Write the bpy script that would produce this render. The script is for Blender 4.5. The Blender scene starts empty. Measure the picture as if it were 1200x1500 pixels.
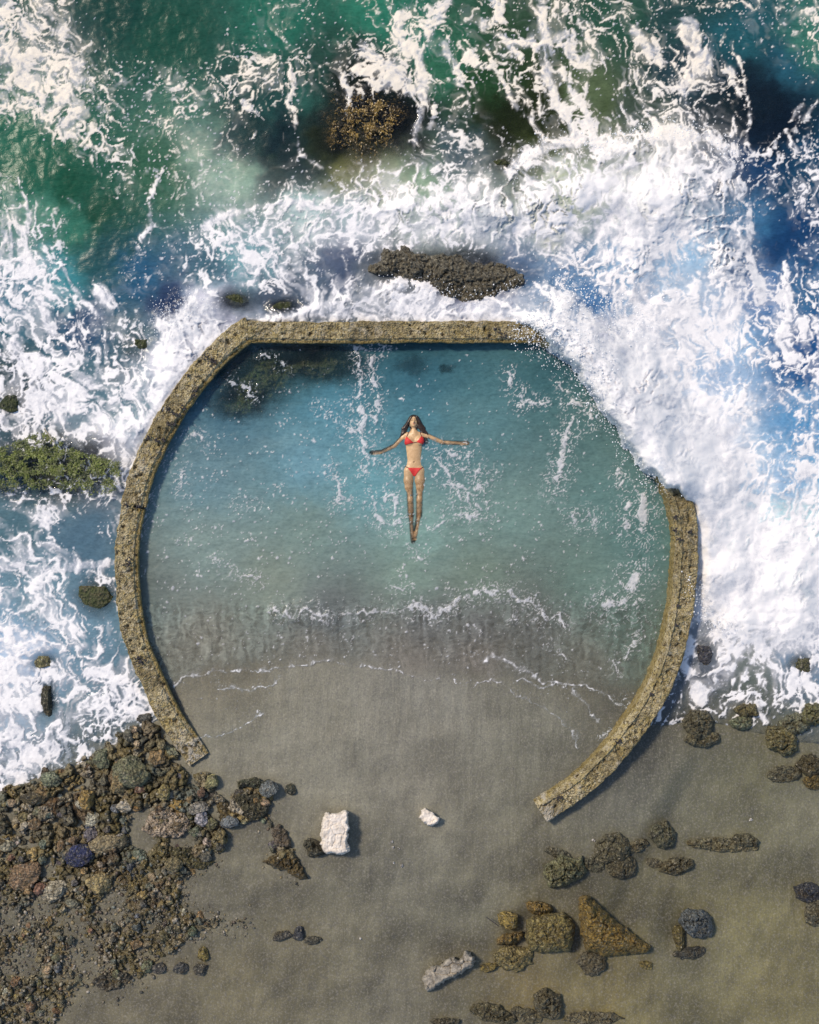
import bpy, bmesh, math, random
import numpy as np
import openvdb
from mathutils import Vector, Matrix

# ================================================================ camera, sky, sun, exposure
SC = bpy.context.scene
COL = SC.collection
CAM_H = 16.0                                   # a drone 16 m above the pool, looking straight down
cam = bpy.data.objects.new('camera', bpy.data.cameras.new('camera'))
COL.objects.link(cam); SC.camera = cam
cam.location = (0, 0, CAM_H); cam.rotation_euler = (0, 0, 0)
cam.data.sensor_fit = 'VERTICAL'; cam.data.angle = 2*math.atan(7.5/CAM_H)
cam.data.clip_start = .1; cam.data.clip_end = 500
SUN_EL, SUN_AZ = math.radians(50), math.radians(-50)   # azimuth from +Y (top of picture), towards -X
world = bpy.data.worlds.new('World'); SC.world = world; world.use_nodes = True
wn = world.node_tree.nodes; wl = world.node_tree.links
sky = wn.new('ShaderNodeTexSky'); sky.sky_type = 'NISHITA'; sky.sun_disc = False
sky.sun_elevation = SUN_EL; sky.sun_rotation = SUN_AZ
wl.new(sky.outputs[0], wn['Background'].inputs[0]); wn['Background'].inputs[1].default_value = .15
sun = bpy.data.objects.new('sun', bpy.data.lights.new('sun', 'SUN')); COL.objects.link(sun)
sun.data.energy = 2.9; sun.data.angle = math.radians(8); sun.data.color = (1, .865, .69)
_sd = Vector((math.sin(SUN_AZ)*math.cos(SUN_EL), math.cos(SUN_AZ)*math.cos(SUN_EL), math.sin(SUN_EL)))
sun.rotation_euler = _sd.to_track_quat('Z', 'Y').to_euler(); sun.location = _sd*30
SC.view_settings.view_transform = 'Standard'; SC.view_settings.look = 'None'
SC.view_settings.exposure = 0.22; SC.view_settings.gamma = 1.0
SC.cycles.max_bounces = 8; SC.cycles.transparent_max_bounces = 12
random.seed(4); RG = np.random.default_rng(11)

# ---------------------------------------------------------------- numeric noise
_rg = np.random.default_rng(7)
_PERM = np.concatenate([_rg.permutation(512)]*3)
_ANG = _rg.random(512)*2*np.pi
_GX, _GY = np.cos(_ANG), np.sin(_ANG)
_JX, _JY = _rg.random(512), _rg.random(512)
F4 = np.float32
def perlin(x, y, seed=0):
    x = x + seed*17.31; y = y - seed*9.77
    xi = np.floor(x).astype(np.int64); yi = np.floor(y).astype(np.int64)
    xf = x-xi; yf = y-yi
    u = xf*xf*xf*(xf*(xf*6-15)+10); v = yf*yf*yf*(yf*(yf*6-15)+10)
    X = xi & 511; Y = yi & 511; X1 = (X+1) & 511; Y1 = (Y+1) & 511
    def g(a, b, fx, fy):
        h = _PERM[_PERM[a]+b]
        return _GX[h]*fx+_GY[h]*fy
    a = g(X, Y, xf, yf); b = g(X1, Y, xf-1, yf); c = g(X, Y1, xf, yf-1); d = g(X1, Y1, xf-1, yf-1)
    return ((a+u*(b-a))*(1-v)+(c+u*(d-c))*v)*1.5
def fbm(x, y, octv=4, seed=0, gain=.5, lac=2.03):
    s = 0; a = 1; t = 0
    for i in range(octv):
        s = s+a*perlin(x, y, seed+i*3); t += a; a *= gain; x = x*lac; y = y*lac
    return s/t
def ridge(x, y, octv=3, seed=0, gain=.55):
    s = 0; a = 1; t = 0
    for i in range(octv):
        s = s+a*(1-np.minimum(1, np.abs(perlin(x, y, seed+i*5))*1.6)); t += a; a *= gain; x = x*2.07; y = y*2.07
    return s/t
def cells(x, y, seed=0):
    """F1 and F2 distances of a jittered grid"""
    x = x+seed*13.7; y = y+seed*5.3
    xi = np.floor(x).astype(np.int64); yi = np.floor(y).astype(np.int64)
    f1 = np.full(x.shape, 9.); f2 = np.full(x.shape, 9.); idx = np.zeros(x.shape, np.int64)
    for dx in (-1, 0, 1):
        for dy in (-1, 0, 1):
            h = _PERM[_PERM[(xi+dx) & 511]+((yi+dy) & 511)]
            d = np.hypot(xi+dx+_JX[h]-x, yi+dy+_JY[h]-y)
            m = d < f1
            f2 = np.where(m, f1, np.minimum(f2, d)); idx = np.where(m, h, idx); f1 = np.where(m, d, f1)
    return f1, f2, idx
def sstep(a, b, x):
    t = np.clip((x-a)/(b-a), 0, 1); return t*t*(3-2*t)
def seg_d(px, py, pts, need=1e9):
    """distance to a polyline and the running parameter"""
    d = np.full(px.shape, 1e9); tt = np.zeros(px.shape)
    n = len(pts)-1
    for i in range(n):
        (ax, ay), (bx, by) = pts[i][:2], pts[i+1][:2]
        vx, vy = bx-ax, by-ay
        t = np.clip(((px-ax)*vx+(py-ay)*vy)/max(vx*vx+vy*vy, 1e-9), 0, 1)
        e = np.hypot(px-ax-t*vx, py-ay-t*vy)
        m = e < d; d = np.where(m, e, d); tt = np.where(m, (i+t)/n, tt)
    return d, tt
def inpoly(px, py, poly):
    c = np.zeros(px.shape, bool); n = len(poly)
    for i in range(n):
        (x1, y1), (x2, y2) = poly[i], poly[(i+1) % n]
        if y1 == y2: continue
        m = ((y1 > py) != (y2 > py)) & (px < (x2-x1)*(py-y1)/(y2-y1)+x1)
        c ^= m
    return c
def sdpoly(px, py, poly):
    """signed distance, positive inside"""
    d, _ = seg_d(px, py, list(poly)+[poly[0]])
    return np.where(inpoly(px, py, poly), d, -d)
def digit_map(rows, px, py, cell=50.):
    """cubic-smoothed lookup in a map of digits, cell centres at 25, 75, ..."""
    A = np.array([[int(c) for c in r.replace(' ', '')] for r in rows], float)/9
    A = np.pad(A, 3, mode='edge')
    u = px/cell-.5+3; v = py/cell-.5+3
    u = np.clip(u, 1, A.shape[1]-3.001); v = np.clip(v, 1, A.shape[0]-3.001)
    ui = np.floor(u).astype(int); vi = np.floor(v).astype(int); uf = u-ui; vf = v-vi
    def w(t): return [(1-t)**3/6, (3*t**3-6*t**2+4)/6, (-3*t**3+3*t**2+3*t+1)/6, t**3/6]
    wu, wv = w(uf), w(vf); s = 0
    for j in range(4):
        for i in range(4):
            s = s+wu[i]*wv[j]*A[vi-1+j, ui-1+i]
    return s
def idw(px, py, pts, p=3.2, soft=14.):
    """inverse-distance blend of values (x, y, *values)"""
    P = np.array(pts, float); k = P.shape[1]-2
    num = np.zeros(px.shape+(k,)); den = np.zeros(px.shape)
    for q in P:
        w = ((px-q[0])**2+(py-q[1])**2+soft**2)**(-p/2)*soft**p
        den += w; num += w[..., None]*q[2:]
    return num/den[..., None]
def equalize(f, n=4096):
    """monotone remap of a field to a flat 0..1 distribution"""
    s = np.sort(f.ravel()[::7]); q = np.linspace(0, 1, n); xs = s[(q*(len(s)-1)).astype(int)]
    return np.interp(f, xs, q)
def srgb(c):
    c = np.asarray(c, float)/255
    return np.where(c <= .04045, c/12.92, ((c+.055)/1.055)**2.4)
# ---- how much foam covers the sea, read from the photograph (cells of 50 px, 9 = closed foam)
FOAM = [
 '781000 143224 443354 343546',
 '996113 644315 544545 545434',
 '896888 645556 444545 545311',
 '698553 434115 544444 544222',
 '148733 313233 532456 796345',
 '302122 333656 786558 997535',
 '642114 667678 898878 997724',
 '641235 467364 342666 867633',
 '643436 667752 231455 678645',
 '543439 758999 999999 978746',
 '565448 990000 000089 996565',
 '588478 990000 000089 997544',
 '888889 900000 000009 999755',
 '112599 900000 000009 999855',
 '345499 000000 000009 999876',
 '775699 000000 000009 999867',
 '666799 000000 000009 999989',
 '673488 000000 000009 999999',
 '676557 000000 000009 889999',
 '766546 000000 000009 445655',
 '855776 000000 000000 435545',
 '867640 000000 000000 123132',
 '853100 000000 000000 000001',
 '610000 000000 000000 000000',
]
# ---- water colour without its foam (photo px, sRGB)
WCOL = [(150,30,24,62,58),(250,50,28,72,62),(400,25,38,98,84),(550,20,45,112,94),(20,200,36,94,78),(60,235,30,86,70),(100,275,28,76,60),
(150,320,28,70,56),(230,250,50,90,72),(280,180,62,104,92),(290,215,120,148,128),(340,262,128,158,140),(390,170,38,78,76),(400,220,26,44,54),(450,150,52,100,92),(520,130,24,34,30),
(560,250,140,150,120),(500,240,110,110,62),(640,100,46,96,76),(600,60,48,108,92),(720,130,36,68,44),(740,170,32,40,20),(790,195,66,74,42),(680,215,40,66,76),(860,130,84,98,72),(880,190,72,86,56),
(930,160,58,72,62),(1000,30,38,66,68),(1000,100,40,60,70),(900,30,44,78,66),(1080,60,36,84,96),(1150,100,38,82,102),(1110,140,20,34,48),(1110,190,18,30,46),(1060,165,26,40,46),(1180,230,28,66,96),(1100,240,24,60,100),(1150,350,24,58,100),
(1185,60,60,110,100),(1120,430,50,104,160),(1090,330,60,110,150),(1050,560,104,152,198),(1060,500,130,170,208),(1180,520,30,76,128),(1170,620,84,138,184),(1150,700,112,160,202),(1000,370,130,172,208),(930,400,104,146,186),
(830,400,66,112,156),(870,440,60,106,156),(760,390,56,90,130),(720,355,122,140,152),(640,345,142,156,156),(700,420,58,66,98),(500,375,62,76,106),(560,385,76,86,100),(450,310,156,182,184),(520,320,150,168,176),(360,375,112,154,166),(620,270,110,140,110),(840,270,150,160,130),(800,330,190,190,180),
(300,400,66,98,116),(260,445,34,50,84),(200,400,40,84,118),(160,370,34,72,78),(100,330,52,108,94),(60,320,70,124,108),(80,400,62,132,146),(30,430,42,102,126),(130,480,40,70,104),(180,490,74,96,108),(110,540,74,104,120),(20,560,56,74,84),
(160,605,62,98,114),(60,735,82,106,120),(120,780,78,104,124),(150,725,96,112,128),(30,780,80,108,122),(60,860,104,132,150),(100,930,112,140,162),(140,935,102,130,150),(40,960,146,174,208),(100,1050,122,150,170),(30,1080,174,196,222),
(1040,970,106,114,130),(1100,985,106,116,112),(1180,960,120,146,176),(1160,760,150,200,212),(1060,850,225,225,228),(1040,640,214,212,226),(930,560,218,214,228),(880,480,214,210,226),(700,455,206,204,222),(250,520,200,198,214),(160,640,190,190,208),(300,440,196,194,212),(950,300,235,232,228),(420,440,70,82,102),(330,480,150,150,170),(1180,430,60,100,140),(372,176,28,52,54),(398,240,40,58,54),(432,222,24,42,46),(410,198,22,40,48),(745,165,28,36,18),(785,180,34,42,22),(1095,165,16,28,40),(1130,150,16,30,44),(480,205,34,40,30),(592,178,14,20,22),(535,238,100,96,52),(545,118,24,34,32),(465,165,26,38,38),(420,190,24,42,48),(360,200,34,60,62),(740,190,30,36,18),(800,170,40,48,26),(1140,180,16,28,44),(1085,120,24,42,54)]
# ---- direction in which the foam is drawn out (photo px, degrees in the picture, weight)
DIRS = [(60,100,60,.5),(250,120,150,.3),(60,350,80,.6),(30,470,60,.5),(150,450,62,1),(230,430,60,1),(210,470,75,.9),(300,420,120,.7),(450,300,170,.5),(360,390,40,.6),(500,380,70,1),(540,380,95,1),(580,380,125,1),
(430,160,75,.7),(560,130,60,.7),(610,160,95,1),(700,60,60,.6),(740,150,50,1),(780,110,70,.9),(830,170,58,1),(760,180,60,1),(680,200,30,.8),(920,160,70,.8),(1000,150,85,.8),(900,60,55,.6),(1080,50,35,.3),(1100,180,95,.8),(1150,280,40,.5),
(1170,380,50,.6),(1150,470,80,.7),(1090,400,88,.8),(1050,500,80,.7),(1150,600,105,.9),(1160,720,110,.9),(950,600,70,.3),(870,420,100,.5),(650,300,95,.6),(800,290,92,.7),(980,300,90,.4),
(40,560,70,.7),(120,520,55,.6),(60,800,20,.5),(120,800,50,.5),(60,920,70,.4),(40,1040,75,.6),(130,1010,120,.4),(1080,990,95,.9),(1150,1000,110,.6),(1030,960,100,.8),(550,470,5,.3),(750,470,5,.3)]
# ---- traced features: (density change, half width px, points)
STROKES = [
 (.5,4,[(585,362),(600,378),(604,392)]),(.45,3.5,[(622,372),(640,388),(652,410)]),(.45,4,[(560,376),(575,392),(590,404)]),(.4,3,[(690,388),(705,402),(720,420)]),(.4,3,[(655,380),(672,396),(690,412)]),
 (-.3,14,[(898,575),(925,608),(955,645)]),(-.25,16,[(1000,690),(985,660)]),(-.2,20,[(1030,300),(1040,420)]),
 (.75,5,[(358,148),(366,160),(380,166),(383,185),(370,200)]),(.6,4,[(425,100),(430,130),(425,150),(433,170),(437,200),(445,225),(470,245)]),
 (.7,7,[(520,105),(535,110),(555,130),(570,118)]),(.6,5,[(505,115),(512,140),(508,170)]),(.8,10,[(528,68),(560,95),(590,120),(600,135)]),(.6,8,[(590,20),(580,50),(595,75)]),
 (.7,8,[(625,42),(650,25),(657,0)]),(.8,9,[(712,35),(735,30),(733,12),(725,0)]),(.6,6,[(735,50),(752,68),(765,82)]),(.7,6,[(652,60),(655,80),(668,105),(675,120)]),(.8,6,[(684,82),(700,95),(715,97)]),
 (.7,7,[(610,70),(618,110),(620,150),(612,185),(605,205)]),(.6,4,[(636,150),(637,170),(630,190)]),(.8,7,[(790,0),(797,30),(802,60),(795,90),(800,120),(818,150),(833,175),(845,205)]),(.7,5,[(822,100),(830,115),(850,145),(862,170),(870,205)]),
 (.6,4,[(735,125),(750,150),(765,168)]),(.6,4,[(775,170),(788,190),(795,205)]),(.6,6,[(745,62),(780,55),(800,75)]),(.7,8,[(860,85),(845,90),(820,55),(835,50)]),(.6,7,[(925,45),(955,75),(970,90)]),(.9,14,[(1010,35),(1012,65),(1020,85),(1030,90)]),(.7,7,[(1025,95),(1010,110),(1000,130)]),
 (.7,6,[(1070,100),(1073,120),(1085,140)]),(.6,4,[(1080,85),(1090,120),(1098,150),(1100,175),(1092,210),(1105,225),(1125,225),(1140,200),(1150,185),(1165,165),(1175,150)]),(.5,4,[(1150,190),(1160,210),(1165,225)]),(.5,3,[(1073,170),(1075,190),(1070,200)]),(.6,5,[(1180,170),(1195,150)]),
 (.9,10,[(110,100),(105,125)]),(.5,3,[(30,262),(38,300),(42,340)]),(.4,6,[(0,345),(35,365),(45,400)]),(.7,6,[(85,235),(100,250)]),(.7,5,[(95,285),(118,305)]),(.5,4,[(92,385),(110,425),(140,460)]),(.6,5,[(50,430),(70,470),(78,490)]),
 (.6,5,[(215,252),(235,255),(225,275),(220,295),(218,310),(225,325)]),(.5,4,[(225,330),(205,350),(200,365)]),(.7,6,[(20,505),(40,540),(70,580),(95,605)]),(.7,10,[(145,425),(160,440)]),
 (-.6,30,[(250,430),(240,470)]),(-.9,40,[(200,40),(280,50)]),(-.9,30,[(40,205),(60,240),(110,265)]),(-.8,30,[(130,330),(150,350)]),(-.5,24,[(150,330),(160,380)]),
 (-.9,28,[(470,165),(480,200),(530,190),(580,180)]),(-.7,22,[(395,185),(390,215)]),(-.7,16,[(720,155),(745,170),(775,185)]),(-.5,14,[(880,120),(885,170)]),(-.6,16,[(1110,95),(1110,150),(1140,150),(1105,200)]),
 (-.8,16,[(140,755),(110,770),(140,800),(165,815)]),(-.6,9,[(15,760),(30,760)]),(-.7,10,[(75,780),(90,790)]),(.6,6,[(70,765),(85,800),(110,825),(170,825)]),(.6,6,[(0,835),(60,835),(110,825)]),
 (-.6,18,[(110,860),(120,880),(150,885)]),(-.8,8,[(55,970),(75,965)]),(-.7,8,[(66,1010),(72,1035),(62,1060)]),(-.8,14,[(1025,920),(1030,960)]),(-.5,9,[(1160,970),(1175,965)]),(.6,5,[(1140,985),(1170,1000),(1190,985)]),
 (.6,6,[(995,960),(1010,990),(1030,1030)]),(.5,5,[(1110,1030),(1120,1060)]),(-.6,5,[(1085,975),(1075,1010)]),(-.6,5,[(1125,980),(1128,1005)]),
 (-.6,24,[(340,440),(370,445),(420,450)]),(-.9,30,[(580,395),(640,395),(700,420)]),(-.5,9,[(475,370),(480,385)]),(-.6,6,[(495,365),(500,400)]),(-.6,6,[(512,368),(518,400)]),(-.5,8,[(545,380),(530,395)]),
 (-.8,22,[(790,400),(780,425)]),(-.6,20,[(850,420),(860,440)]),(-.4,10,[(1010,390),(1005,420)]),(-.6,26,[(1130,340),(1140,370)]),(-.6,10,[(1150,195),(1140,165)]),
 (.7,8,[(745,255),(760,235),(800,215),(850,205),(880,215),(930,215),(960,195),(1040,200),(1075,225)]),
 (.4,5,[(300,330),(340,312),(400,300),(460,298),(500,310),(560,308),(600,290)]),(.7,8,[(945,360),(940,420),(935,440)]),(.6,6,[(1095,300),(1098,350),(1105,400),(1110,440)]),(.4,4,[(1150,380),(1153,420),(1150,470),(1140,500)]),
 (.5,12,[(985,320),(970,360),(965,340)]),(-.5,12,[(990,340),(1000,360)]),
 (-.45,40,[(850,280),(830,270)]),(-.5,8,[(620,270),(624,310)]),(-.5,22,[(1040,650),(1150,620)]),(-.3,18,[(1035,560),(1075,545)]),(-.35,12,[(1145,660),(1140,690)]),
]
# surf that runs up the outside of the pool wall and over its north-east corner: closed foam
SURF = [(150,640),(215,600),(232,480),(270,440),(320,425),(330,465),(360,468),(420,458),(455,440),(500,428),(560,418),(600,402),(625,412),(660,430),(690,442),(720,432),(760,418),(800,420),(850,440),(905,470),(960,500),(985,560),(1030,610),(1075,650),(1100,760),(1210,790),
        (1210,935),(1120,940),(1060,925),(1035,890),(1020,850),(1015,740),(990,718),(972,712),(940,690),(905,640),(880,610),(858,566),(850,548),(824,524),(800,509),(784,488),(762,474),(380,478),(320,515),(262,570),(205,660)]
BREAK = [(740,262),(770,228),(830,205),(890,215),(930,200),(960,185),(1040,200),(1080,235),(1100,300),(1105,420),(1070,420),(1000,350),(960,360),(930,430),(880,340),(760,360),(640,350),(560,310),(600,280),(700,290)]
# milky, aerated patches with soft edges: px, py, radius, strength
MILK = [(930,560,60,.6),(965,650,50,.6),(1050,720,60,.5),(1110,830,90,.6),(560,440,40,.3),(700,450,40,.3),(260,520,45,.3),(150,630,50,.3),(1050,540,55,.6),(1015,450,50,.6),(1075,400,45,.55),(1060,620,50,.5),(1140,700,50,.35),(960,420,40,.45),(820,400,30,.2),(640,345,50,.4),(720,350,40,.35),(290,210,34,.35),(330,270,45,.3),(560,270,50,.3),(980,300,70,.95),(900,300,60,.6),(1000,240,50,.8),(680,290,60,.5),(800,330,70,.5),(450,330,60,.35),(560,320,60,.4),(1060,460,60,.45),(1040,640,70,.75),(1060,760,80,.8),(1100,860,90,1),(1180,880,70,.9),(1000,430,30,.35),(1080,600,50,.5),
        (40,420,40,.25),(30,350,40,.3),(380,320,50,.2),(60,80,60,.35),(940,520,70,.6),(900,250,50,.6),(1150,500,30,.1),(30,1020,50,.3),(60,900,40,.2)]

def sea_fields(px, py):
    n1 = fbm(px/60, py/60, 4, 1); n2 = fbm(px/60, py/60, 4, 2)
    n3 = fbm(px/17, py/17, 3, 3); n4 = fbm(px/17, py/17, 3, 4)
    wx = px+16*n1+5*n3; wy = py+16*n2+5*n4            # ragged coordinates for every hand-set boundary
    D = digit_map(FOAM, wx, wy)
    for a, w, pts in STROKES:
        x0 = min(p[0] for p in pts)-60-w*3; x1 = max(p[0] for p in pts)+60+w*3; y0 = min(p[1] for p in pts)-60-w*3; y1 = max(p[1] for p in pts)+60+w*3
        m = (px > x0) & (px < x1) & (py > y0) & (py < y1)
        k = 1. if w > 10 else .55
        d, _ = seg_d((px+k*(wx-px))[m], (py+k*(wy-py))[m], pts)
        D[m] += a*np.exp(-(d/w)**2)
    D = np.clip(D*(1-.13*sstep(330, 220, py)-.03*sstep(330, 150, px)*sstep(900, 700, py)+.12*sstep(250, 330, py)*sstep(600, 480, py)*sstep(260, 180, px)+.24*sstep(900, 1000, py)), 0, .88)
    surf = sdpoly(wx, wy, SURF); brk = sdpoly(wx, wy, BREAK)
    D = np.maximum(D, .93*sstep(-14, 10, surf))
    D = np.maximum(D, .66*sstep(-10, 12, brk))
    # direction field
    Q = [(x, y, np.cos(np.radians(2*a))*w, np.sin(np.radians(2*a))*w) for x, y, a, w in DIRS]
    V = idw(px, py, Q, 3., 30.)
    ang = .5*np.arctan2(V[..., 1], V[..., 0])+1.3*fbm(px/110, py/110, 2, 9); st = np.clip(np.hypot(V[..., 0], V[..., 1])*1.3, .1, 1)
    return D, ang, st, surf, brk, wx, wy

def lace(px, py, ang, st):
    """foam pattern 0..1, evenly distributed: webs at three sizes, drawn out along the flow"""
    dx, dy = np.cos(ang), np.sin(ang)
    q1 = fbm(px/80, py/80, 3, 21); q2 = fbm(px/80, py/80, 3, 22)
    r1 = fbm(px/24, py/24, 3, 23, .5); r2 = fbm(px/24, py/24, 3, 24, .5)
    X = px+30*q1+15*r1; Y = py+30*q2+15*r2
    n = 11; acc = 0; acc2 = 0; tot = 0
    for k in range(-n, n+1):
        s = k*3.2*st
        w = 1-abs(k)/(n+1)
        acc = acc+w*ridge((X+s*dx)/13, (Y+s*dy)/13, 1, 31)
        acc2 = acc2+w*perlin((px+5*r1+s*dx)/4.2, (py+5*r2+s*dy)/4.2, 33); tot += w
    streak = equalize(acc/tot); thread = equalize(acc2/tot)
    ms = sstep(-.25, .3, fbm(px/95, py/95, 2, 57))
    w1 = np.maximum(1-np.abs(perlin(X/24, Y/24, 41))*3.2, -.3)*(1-ms)+ms*np.maximum(1-np.abs(perlin(X/46, Y/46, 42))*5.2, -.3)         # thin lines round wide cells
    w2 = np.maximum(1-np.abs(perlin(X/12, Y/12, 43))*2.8, -.3)         # and round small ones
    w3 = np.maximum(1-np.abs(perlin(X/6.5, Y/6.5, 47))*2.4, -.3)
    f1, f2, _ = cells((X+4*r2)/17, (Y-4*r1)/17, 3); e1 = 1-np.clip((f2-f1)/.4, 0, 1)
    big = fbm(px/40, py/40, 3, 51)
    fine = fbm(X/5, Y/5, 3, 61, .6)
    f = .62*streak*(.3+.9*st)+.34*thread*(.4+.6*st)+.75*w1+(.6-.35*ms)*w2+(.34-.26*ms)*w3+.34*e1+.42*big+.2*fine
    sheet = .8*streak*(.3+.9*st)+.75*big+.22*w1+.25*fbm(X/11, Y/11, 2, 63)
    return equalize(f), equalize(sheet)

def foam_cover(px, py):
    D, ang, st, surf, brk, wx, wy = sea_fields(px, py)
    L, S = lace(px, py, ang, st)
    milk = np.zeros(px.shape)
    for x, y, r, a in MILK:
        milk = 1-(1-milk)*(1-a*np.exp(-((wx-x)**2+(wy-y)**2)/r**2))
    D = np.clip(D, 0, 1.1)
    C = np.minimum(D, 1.02)**2.05
    t = L-(1-.93*C)
    cov = sstep(-.05, .13, t)                                  # white strands
    thin = (.16+.56*sstep(.35, .85, D))*sstep(-.42, .30, S-(1-.95*np.minimum(D, 1)**1.5))*sstep(.05, .5, D)           # film of bubbles beside them
    soft = milk*(.55+.45*sstep(-.5, .4, t))
    sp = 0
    for i, (c, thr) in enumerate(((8., .30), (5., .45))):
        ex = 3*fbm(px/8, py/8, 2, 71+i); ey = 3*fbm(px/8, py/8, 2, 75+i)
        f1, _, h = cells((px+ex)/c, (py+ey)/c, 9+i)
        sp = np.maximum(sp, sstep(.30, .16, f1/(.35+.75*_JX[h]))*(_JY[h] < np.clip(D*1.5*thr+.25*(L-.5)*(D > .12), 0, thr)))
    cov = 1-(1-cov)*(1-thin)*(1-soft)*(1-.9*sp)
    cov = cov*sstep(.02, .1, D+.5*milk+.02)
    return np.clip(cov, 0, 1), D, milk, L, surf, brk, ang, st
def sea_colour(px, py, wx, wy):
    return srgb(idw(wx, wy, WCOL, 3.6, 16.))*np.array([1., 1., .91])
# ================================================================ scene helpers
def W(px, py, z=0.):
    """the place at height z that the photograph shows at (px, py); 100 px are one metre on the water"""
    k = (CAM_H-z)/CAM_H
    return (px-600)/100*k, (750-py)/100*k
def tag(o, label=None, cat=None, group=None, kind=None):
    if label: o['label'] = label
    if cat: o['category'] = cat
    if group: o['group'] = group
    if kind: o['kind'] = kind
    return o
def empty(name, loc):
    o = bpy.data.objects.new(name, None); COL.objects.link(o); o.location = loc; o.empty_display_size = .1
    return o
def new_mesh(name, co, faces, attrs=None, smooth=True):
    """faces: (n, k) int array, or a list of such arrays"""
    me = bpy.data.meshes.new(name)
    fl = faces if isinstance(faces, list) else [faces]
    fl = [np.asarray(f, np.int32) for f in fl if len(f)]
    nl = sum(f.size for f in fl); nf = sum(len(f) for f in fl)
    me.vertices.add(len(co)); me.vertices.foreach_set('co', np.asarray(co, F4).ravel())
    me.loops.add(nl); me.loops.foreach_set('vertex_index', np.concatenate([f.ravel() for f in fl]))
    st = []; s = 0
    for f in fl:
        st.append(s+np.arange(len(f))*f.shape[1]); s += f.size
    me.polygons.add(nf); me.polygons.foreach_set('loop_start', np.concatenate(st).astype(np.int32))
    me.update(calc_edges=True); me.validate()
    for k, v in (attrs or {}).items():
        v = np.asarray(v, F4)
        if v.ndim == 1:
            a = me.attributes.new(k, 'FLOAT', 'POINT'); a.data.foreach_set('value', v)
        else:
            if v.shape[1] == 3: v = np.concatenate([v, np.ones((len(v), 1), F4)], 1)
            a = me.attributes.new(k, 'FLOAT_COLOR', 'POINT'); a.data.foreach_set('color', v.ravel())
    if smooth: me.shade_smooth()
    return me
def obj(name, me, mat=None, parent=None, loc=None):
    o = bpy.data.objects.new(name, me); COL.objects.link(o)
    if mat and not me.materials: me.materials.append(mat)
    if loc is not None: o.location = loc
    if parent is not None:
        o.parent = parent; o.matrix_parent_inverse = Matrix.Translation(parent.location).inverted()
    return o
def grid_mesh(name, X, Y, Z, keep, attrs):
    """quads of a height field where keep (per vertex) holds at all corners"""
    n, m = X.shape
    I = np.arange(n*m).reshape(n, m)
    f = np.stack([I[1:, :-1], I[1:, 1:], I[:-1, 1:], I[:-1, :-1]], -1).reshape(-1, 4)
    k = keep.ravel(); f = f[k[f].all(1)]
    used = np.zeros(n*m, bool); used[f.ravel()] = True
    new = np.cumsum(used)-1
    co = np.stack([X.ravel(), Y.ravel(), Z.ravel()], 1)[used]
    return new_mesh(name, co, new[f], {k: np.asarray(v).reshape((n*m,)+np.asarray(v).shape[2:])[used] for k, v in attrs.items()})

# ---------------------------------------------------------------- materials
class Mat:
    def __init__(s, name):
        s.m = bpy.data.materials.new(name); s.m.use_nodes = True
        s.t = s.m.node_tree; s.p = s.t.nodes['Principled BSDF']; s.out = s.t.nodes['Material Output']
    def n(s, typ, **kw):
        o = s.t.nodes.new('ShaderNode'+typ)
        for k, v in kw.items(): setattr(o, k, v)
        return o
    def l(s, a, b): s.t.links.new(a, b)
    def val(s, sock, v):
        if hasattr(v, 'links') or hasattr(v, 'is_linked'): s.l(v, sock)
        else: sock.default_value = v
    def attr(s, name, out='Color'):
        a = s.n('Attribute'); a.attribute_name = name; return a.outputs[out]
    def pos(s):
        return s.n('NewGeometry').outputs['Position']
    def objco(s):
        return s.n('TexCoord').outputs['Object']
    def scaled(s, v, sc):
        m = s.n('Mapping'); s.l(v, m.inputs[0]); m.inputs['Scale'].default_value = sc; return m.outputs[0]
    def noise(s, v, scale, detail=4, rough=.55, dist=0., out='Fac'):
        a = s.n('TexNoise'); s.l(v, a.inputs['Vector']); a.inputs['Scale'].default_value = scale; a.inputs['Detail'].default_value = detail
        a.inputs['Roughness'].default_value = rough; a.inputs['Distortion'].default_value = dist; return a.outputs[out]
    def voro(s, v, scale, feature='F1', out='Distance'):
        a = s.n('TexVoronoi'); a.feature = feature; s.l(v, a.inputs['Vector']); a.inputs['Scale'].default_value = scale; return a.outputs[out]
    def ramp(s, v, stops):
        a = s.n('ValToRGB'); s.l(v, a.inputs[0]); e = a.color_ramp.elements
        while len(e) < len(stops): e.new(.5)
        for q, (p, c) in zip(e, stops):
            q.position = p; q.color = (c, c, c, 1) if np.isscalar(c) else (*c, 1)
        return a.outputs[0]
    def mix(s, f, a, b, mode='MIX'):
        m = s.n('Mix'); m.data_type = 'RGBA'; m.blend_type = mode
        s.val(m.inputs[0], f)
        for k, v in ((6, a), (7, b)):
            if hasattr(v, 'is_linked'): s.l(v, m.inputs[k])
            else: m.inputs[k].default_value = (*v, 1)
        return m.outputs[2]
    def math(s, op, a, b=0., c=None):
        m = s.n('Math'); m.operation = op; s.val(m.inputs[0], a); s.val(m.inputs[1], b)
        if c is not None: s.val(m.inputs[2], c)
        return m.outputs[0]
    def bump(s, h, strength, dist, nrm=None):
        b = s.n('Bump'); s.l(h, b.inputs['Height']); s.val(b.inputs['Strength'], strength); b.inputs['Distance'].default_value = dist
        if nrm is not None: s.l(nrm, b.inputs['Normal'])
        return b.outputs[0]
    def set(s, **kw):
        names = dict(color='Base Color', rough='Roughness', normal='Normal', spec='Specular IOR Level', sss='Subsurface Weight')
        for k, v in kw.items():
            i = s.p.inputs[names[k]]
            if hasattr(v, 'is_linked'): s.l(v, i)
            else: i.default_value = (*v, 1) if isinstance(v, tuple) else v
        return s.m

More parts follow.
